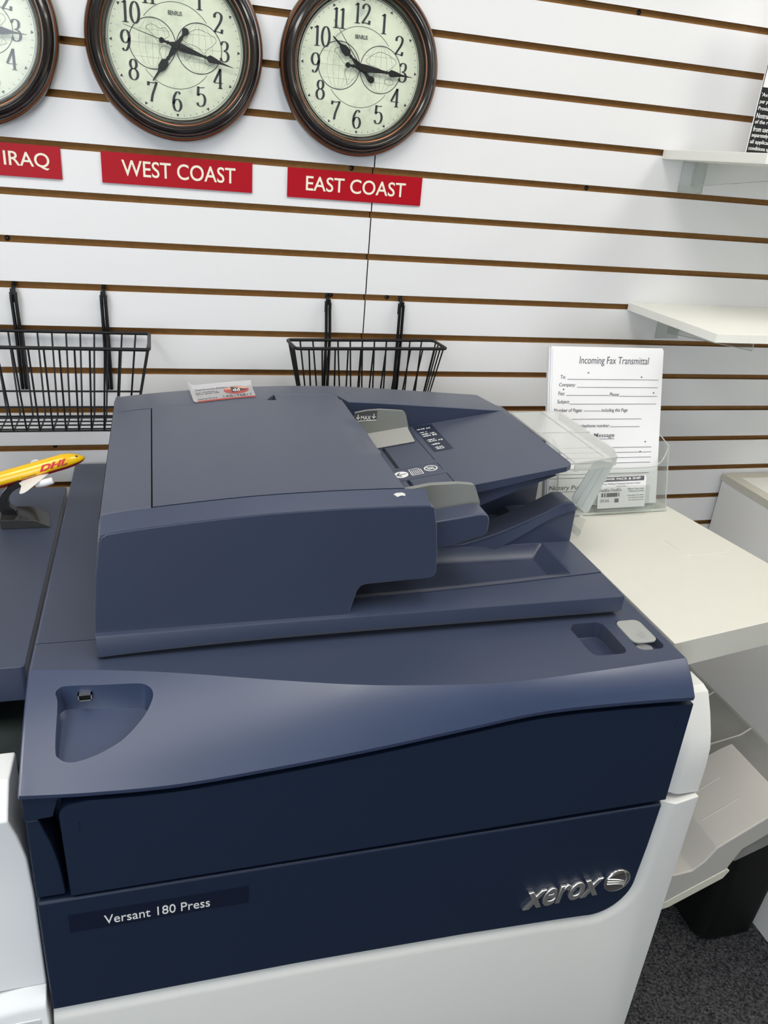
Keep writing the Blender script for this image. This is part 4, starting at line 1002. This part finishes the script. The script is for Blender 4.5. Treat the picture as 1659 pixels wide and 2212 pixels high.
    bm = bmesh.new(); bm_prism(bm, [(-0.026, 0.0010), (-0.026, -0.0010), (0.02, -0.0006), (0.083, -0.0003), (0.083, 0.0003), (0.02, 0.0006)], 'z', 0.0085, 0.0090)
    bm_prism(bm, arc(0, 0, 0.0042, 0.0042, 0, 360, 18)[:-1], 'z', 0.002, 0.0102)
    bmesh.ops.transform(bm, matrix=fr @ Matrix.Rotation(math.radians(90 - sec_deg), 4, 'Z'), verts=bm.verts[:]); finish('second_hand', bm, HAND, t, smooth=False)
    bm = bmesh.new(); bm_lathe(bm, [(0.1072, 0.0285), (0.1072, 0.0298), (0.001, 0.0298), (0.001, 0.0285), (0.1072, 0.0285)], O, (0, -1, 0), (0, 0, 1), 64)
    finish('crystal', bm, CRYSTAL, t, angle=30)
clock(0.0455, 1.7640, 215.6, 104, 285, 'bronze clock above the WEST COAST sign, hour hand near seven')
clock(0.3520, 1.7640, 309.4, 94, 322, 'bronze clock above the EAST COAST sign, hour hand at ten')
clock(-0.2700, 1.7600, 158, 93, 200, 'bronze clock above the IRAQ sign, cut by the left edge of the photo')

def sign(x0, x1, z0, z1, s, tx0, tx1, tz0, tz1):
    t = thing('name_sign', 'red wall sign with cream letters reading ' + s, 'sign', ((x0 + x1) / 2, W - 0.002, z0), 'red place name signs')
    bk_ = box('sign_plate', (x0, W - 0.0035, z0), (x1, W - 0.0004, z1), RED, t, smooth=False)
    lettering('lettering', [(s, tx0, tz0, tx1 - tx0, tz1 - tz0, 0, 0.008)], frame((0, W - 0.0036, 0), (1, 0, 0), (0, 0, 1)), SIGNW, t, 'cream lettering')
sign(-0.0815, 0.1715, 1.5505, 1.5995, 'WEST COAST', -0.049, 0.142, 1.5635, 1.5890)
sign(0.2345, 0.4880, 1.5485, 1.5980, 'EAST COAST', 0.2680, 0.4565, 1.5615, 1.5862)
sign(-0.2520, -0.1450, 1.5505, 1.6005, 'IRAQ', -0.2330, -0.1630, 1.5630, 1.5890)

# screws in the grooves
bm = bmesh.new(); bm_lathe(bm, [(0.0045, 0.0), (0.0045, 0.001), (0.003, 0.0022), (0.0005, 0.0024)], (0, 0, 0), (0, -1, 0), (0, 0, 1), 14)
SX_ = [(0.354, 1.6045, 'black screw in the groove above the EAST COAST sign'), (-0.243, 1.4505, 'black screw in the groove below the IRAQ sign'), (0.327, 1.3755, 'black screw right beside the left hook of the right basket'), (0.441, 1.3750, 'black screw right of the wall seam, near the right hook of the right basket'),
       (0.838, 1.6035, 'black screw in the groove left of the upper white shelf'), (-0.200, 1.0710, 'black screw in the groove above the toy airplane'), (0.883, 1.9090, 'black screw in the groove at the top right of the photo'), (0.846, 1.1470, 'black screw in the groove just left of the fax forms')]
s0 = None
for x, z, lab in SX_:
    if s0 is None:
        bmesh.ops.translate(bm, verts=bm.verts[:], vec=(x, W + 0.0104, z)); s0 = finish('screw', bm, HAND, angle=60); o = s0; base = Vector(s0.location) - Vector((x, W, z))
    else:
        o = s0.copy(); COL.objects.link(o); o.location = Vector((x, W, z)) + base
    tag(o, lab, 'screw', 'screws in the slatwall grooves')

# ------------------------------------------------------------------ wire baskets
def basket(label, bx, by, yaw, wd, dep, hooks, ztop=1.297):
    """(bx,by): back-left corner of the rim; local x along the wall, y towards the room"""
    t = thing('wire_basket', label, 'basket', (bx, by, ztop - 0.15), 'black wire baskets on the slatwall')
    ca, sa = math.cos(yaw), math.sin(yaw)
    def P(x, y, z): return (bx + x * ca + y * sa, by + x * sa - y * ca, z)
    H = 0.150; ins = 0.030; dipb = 0.0
    def hz(f): return ztop - H * f
    rim = []
    r = 0.008
    for (cx_, cy_, a0) in ((r, r, 180), (wd - r, r, 270), (wd - r, dep - r, 0), (r, dep - r, 90)):
        for k in range(5):
            a = math.radians(a0 + 90 * k / 4); rim.append(P(cx_ + r * math.cos(a), cy_ + r * math.sin(a), ztop))
    bm = bmesh.new(); bm_tube(bm, rim, 0.0032, 8, closed=True); finish('rim', bm, BLACK, t)
    bm = bmesh.new(); n = max(8, int(round(wd / 0.0248)))
    yb0, yf0 = 0.0, dep; yb1, yf1 = 0.026, dep - 0.016
    for i in range(1, n):
        x0 = wd * i / n; x1 = ins + (wd - 2 * ins) * (i - 0.5) / (n - 1)
        x1 = max(ins, min(wd - ins, x1))
        bm_tube(bm, [P(x0, yb0, ztop), P(x1, yb1, hz(1)), P(x1, yf1, hz(1)), P(x0 + (x1 - x0) * 0.0, yf0, ztop)], 0.0016, 6)
    m_ = 4
    for j in range(1, m_ + 1):
        y0 = dep * j / (m_ + 1); y1 = yb1 + (yf1 - yb1) * (j - 0.5) / m_
        bm_tube(bm, [P(0, y0, ztop), P(ins, y1, hz(1)), P(wd - ins, y1, hz(1)), P(wd, y0, ztop)], 0.0016, 6)
    for f in (0.70,):
        xi = ins * f; ya = yb0 + (yb1 - yb0) * f; yc = yf0 + (yf1 - yf0) * f
        bm_tube(bm, [P(xi, ya, hz(f)), P(wd - xi, ya, hz(f)), P(wd - xi, yc, hz(f)), P(xi, yc, hz(f))], 0.0018, 6, closed=True)
    xi, ya, yc = ins, yb1, yf1
    bm_tube(bm, [P(xi, ya, hz(1)), P(wd - xi, ya, hz(1)), P(wd - xi, yc, hz(1)), P(xi, yc, hz(1))], 0.0018, 6, closed=True)
    finish('wire_grid', bm, BLACK, t)
    for hx in hooks:
        bm = bmesh.new(); x, y = hx, by + (hx - bx) * sa + 0.004
        yb_ = min(y + 0.004, W - 0.006)
        for dx in (-0.0035, 0.0035):
            bm_tube(bm, [(x + dx, W - 0.0145, 1.364), (x + dx, W - 0.0150, 1.352), (x + dx, yb_, ztop + 0.004), (x + dx, yb_, 1.20), (x + dx, yb_ + 0.002, 1.188)], 0.0030, 6)
        bm_tube(bm, [(x + 0.001, W - 0.013, 1.366), (x, W - 0.006, 1.370), (x, W + 0.003, 1.3735), (x, W + 0.0035, 1.380)], 0.0036, 6)
        bm_box(bm, (x - 0.0045, W - 0.016, 1.360), (x + 0.0045, W - 0.0125, 1.370))
        bm_box(bm, (x - 0.005, W - 0.007, 1.345), (x - 0.001, W - 0.0045, 1.366))
        finish('hook', bm, BLACK, t)
basket('black wire basket above the toy airplane, left of the press lid', -0.351, 1.5095, 0.0, 0.335, 0.124, (-0.240, -0.092))
basket('black wire basket half hidden behind the middle of the press lid', 0.236, 1.4830, math.radians(4), 0.302, 0.070, (0.318, 0.466))

# ------------------------------------------------------------------ wall shelves with clear brackets
def shelf(z1, th, x0, label, brx):
    t = thing('wall_shelf', label, 'shelf', (x0 + 0.35, W - 0.15, z1 - th), 'white wall shelves')
    box('board', (x0, 1.219, z1 - th), (x0 + 0.95, W - 0.0005, z1), SHELFW, t, bevel=0.0008)
    for bx in brx:
        bm = bmesh.new()
        bm_box(bm, (bx - 0.029, W - 0.0045, z1 - th - 0.058), (bx + 0.028, W - 0.0008, z1 - th - 0.0008))
        bm_prism(bm, [(W - 0.0045, z1 - th - 0.0008), (W - 0.0045, z1 - th - 0.046), (1.25, z1 - th - 0.020), (1.25, z1 - th - 0.0008)], 'x', bx - 0.0022, bx + 0.0022)
        bm_tube(bm, [(bx, W - 0.010, z1 - th - 0.004), (bx + 0.0, W - 0.006, z1 - th - 0.004)], 0.004, 8)
        br = finish('bracket', bm, ACRYL, t, smooth=False, label='clear acrylic bracket')
        bm = bmesh.new(); zz_ = z1 - th
        bm_tube(bm, [(bx - 0.029, W - 0.003, zz_ - 0.001), (bx - 0.029, W - 0.003, zz_ - 0.058), (bx + 0.028, W - 0.003, zz_ - 0.058), (bx + 0.028, W - 0.003, zz_ - 0.001)], 0.0010, 6)
        bm_tube(bm, [(bx, W - 0.0045, zz_ - 0.001), (bx, W - 0.0045, zz_ - 0.046), (bx, 1.25, zz_ - 0.020), (bx, 1.25, zz_ - 0.001)], 0.0010, 6)
        finish('bracket_edge', bm, ACRYLE, br)
shelf(1.6855, 0.0170, 0.988, 'upper white shelf on the slatwall, at the right edge of the photo', (1.068, 1.80))
shelf(1.3845, 0.0165, 0.980, 'lower white shelf on the slatwall, above the fax forms', (1.092, 1.80))

# leaflet holder on the upper shelf
lf = thing('counter_sign', 'black and white printed notice standing on the upper white shelf', 'sign', (1.2, 1.40, 1.6865))
frL = frame((1.086, 1.400, 1.6865), (1, 0, 0), (0, 0.0, 1))
nb = local_box('notice_board', 0, 0, 0.216, 0.28, -0.003, 0, frL, PAPER, lf)
bm = bmesh.new(); flat_poly(bm, [(0.0, 0.0), (0.216, 0.0), (0.216, 0.1135), (0.0, 0.1135)], 0.0001, 0.0003); flat_poly(bm, [(0, 0.1135), (0.0014, 0.1135), (0.0014, 0.28), (0, 0.28)], 0.0001, 0.0003)
flat_poly(bm, [(0.0085, 0.131), (0.030, 0.131), (0.030, 0.150), (0.0085, 0.150)], 0.0001, 0.0003)
bmesh.ops.transform(bm, matrix=frL, verts=bm.verts[:]); nk = finish('black_field', bm, mat('glossy black print', (0.02, 0.02, 0.022), 0.25), nb, smooth=False)
T_ = ["'Availability varies", 'per person only', 'Provide proof of', 'Nontransferable', 'of the recipient', 'from use of this', 'separately. The', 'all applicable', 'conditions apply']
items = [(s, 0.0025, 0.0965 - i * 0.0112, 0.0037 * len(s), 0.0085, 0, 0.008) for i, s in enumerate(T_)]
lettering('lettering', items, frL @ Matrix.Translation((0, 0, 0.0003)), WINK, nk)

# ------------------------------------------------------------------ toy airplane on its stand
ap = thing('model_airplane', 'yellow and red toy cargo airplane on a black stand, on the left unit', 'model airplane', (-0.23, 1.28, 1.035))
F = Vector((0.958, 0.0, 0.287)).normalized(); UPV = Vector((-0.287, 0, 0.958)).normalized(); SD = Vector((0, -1, 0))   # nose, up, towards the room
NOSE = Vector((-0.1240, 1.280, 1.1455))
def ac(a, s, u): return NOSE - F * a + SD * s + UPV * u      # a: back from the nose
RF = 0.0128
stn = [(0.0, 0.0008, -0.0025), (0.004, 0.0045, -0.0022), (0.010, 0.0078, -0.0012), (0.020, 0.0110, 0.0), (0.032, RF, 0.0008), (0.21, RF, 0.0008), (0.245, 0.0095, 0.003), (0.275, 0.0040, 0.006)]
for nm, lo, hi, m in (('fuselage', -28, 208, YELLOW), ('belly', 208, 332, DRED)):
    bm = bmesh.new(); R = []
    for a, r, u in stn:
        ring = [ac(a, math.cos(math.radians(lo + (hi - lo) * i / 24)) * r, u + math.sin(math.radians(lo + (hi - lo) * i / 24)) * r) for i in range(25)]
        R.append(ring)
    bm_loft(bm, R); finish(nm, bm, m, ap, angle=70)
bm = bmesh.new()
t = text_fit('DHL', 0.046, 0.0100, 0.0004, 0.45, 0.045)
bmesh.ops.subdivide_edges(t, edges=t.edges[:], cuts=1)
for v in t.verts:
    aa = 0.0715 - v.co.x; th = math.radians(-8) + v.co.y / RF
    v.co = ac(aa, math.cos(th) * (RF + 0.0003 + v.co.z * 0.3), 0.0008 + math.sin(th) * (RF + 0.0003 + v.co.z * 0.3))
bm.free(); finish('lettering', t, REDL, ap, smooth=False, recalc=False, label='red slanted letters')
def fus_quad(a0, a1, t0, t1, r=RF + 0.0003):
    q = [ac(a, math.cos(math.radians(th)) * r, 0.0006 + math.sin(math.radians(th)) * r) for a, th in ((a0, t0), (a1, t0), (a1, t1), (a0, t1))]
    q2 = [c + SD * 0.0003 for c in q]; bm_loft(bm, [q, q2])
WB = mat('brown window line', (0.35, 0.19, 0.03), 0.5)
for qd in ((0.030, 0.038, -10, -2), (0.078, 0.102, -20, -10), (0.105, 0.150, -26, -19)):
    bm = bmesh.new(); fus_quad(*qd); finish('window_band', bm, WB, ap, smooth=False)
bm = bmesh.new()
q = [ac(0.0085, 0.0052, 0.0035), ac(0.0120, 0.0062, 0.0042), ac(0.0115, 0.0050, 0.0068), ac(0.0085, 0.0040, 0.0052)]
bm_loft(bm, [q, [c + SD * 0.0006 + UPV * 0.0004 for c in q]])
finish('cockpit_window', bm, HAND, ap, smooth=False)
for s_, L in ((1, 1), (-1, 1)):
    bm = bmesh.new()
    def wp(a, sp, u): return ac(a, s_ * sp, u)
    secs = []
    for sp, a0, ch, u, th in ((0.008, 0.060, 0.050, -0.0085, 0.0050), (0.032, 0.071, 0.030, -0.0080, 0.0034), (0.066, 0.0855, 0.013, -0.0060, 0.0018), (0.071, 0.0895, 0.007, -0.0058, 0.0010)):
        secs.append([wp(a0, sp, u), wp(a0 + ch * 0.25, sp, u + th * 0.5), wp(a0 + ch * 0.7, sp, u + th * 0.3), wp(a0 + ch, sp, u), wp(a0 + ch * 0.7, sp, u - th * 0.4), wp(a0 + ch * 0.25, sp, u - th * 0.5)])
    bm_loft(bm, secs); finish('wing', bm, AWHITE, ap, angle=50)
    bm = bmesh.new()
    R = []
    for a, r in ((0.053, 0.0048), (0.055, 0.0058), (0.066, 0.0061), (0.076, 0.0048), (0.081, 0.0034)):
        R.append([ac(a, s_ * 0.031 + math.cos(i * math.pi / 8) * r, -0.0140 + math.sin(i * math.pi / 8) * r) for i in range(16)])
    bm_loft(bm, R); finish('engine', bm, AWHITE, ap, angle=50)
bm = bmesh.new(); q = [(0.225, 0.010), (0.255, 0.052), (0.275, 0.052), (0.268, 0.008)]
bm_loft(bm, [[ac(a, -0.0015, u) for a, u in q], [ac(a, 0.0015, u) for a, u in q]]); finish('tail_fin', bm, YELLOW, ap)
# stand: chamfered base block and a curved arm
bm = bmesh.new()
zb_ = 1.0355
bm_loft(bm, [[(x, 1.245, z) for x, z in ((-0.256, zb_), (-0.181, zb_), (-0.205, zb_ + 0.014), (-0.256, zb_ + 0.016))], [(x, 1.300, z) for x, z in ((-0.262, zb_), (-0.189, zb_), (-0.212, zb_ + 0.014), (-0.262, zb_ + 0.016))]])
finish('stand_base', bm, mat('dark smoked stand base', (0.03, 0.03, 0.028), 0.10), ap, bevel=0.0008, label='dark glossy chamfered base')
bm = bmesh.new()
armp = catmull([(-0.250, zb_ + 0.0155), (-0.2545, zb_ + 0.030), (-0.2500, zb_ + 0.046), (-0.2385, zb_ + 0.060), (-0.2200, zb_ + 0.0705)], 6)
R = []
for i, (x, z) in enumerate(armp):
    t_ = i / (len(armp) - 1); hw = 0.0135 * (1 - t_) ** 2 + 0.0042
    j0, j1 = max(0, i - 1), min(len(armp) - 1, i + 1); d = Vector((armp[j1][0] - armp[j0][0], 0, armp[j1][1] - armp[j0][1])).normalized()
    nn = Vector((d.z, 0, -d.x))
    if i == 0: nn = Vector((1, 0, 0))
    c = Vector((x, 1.272, z)); R.append([c + nn * hw + Vector((0, -0.006, 0)), c + nn * hw + Vector((0, 0.006, 0)), c - nn * 0.005 + Vector((0, 0.006, 0)), c - nn * 0.005 + Vector((0, -0.006, 0))])
bm_loft(bm, R); finish('stand_arm', bm, GLOSSB, ap, angle=40, label='curved black arm')
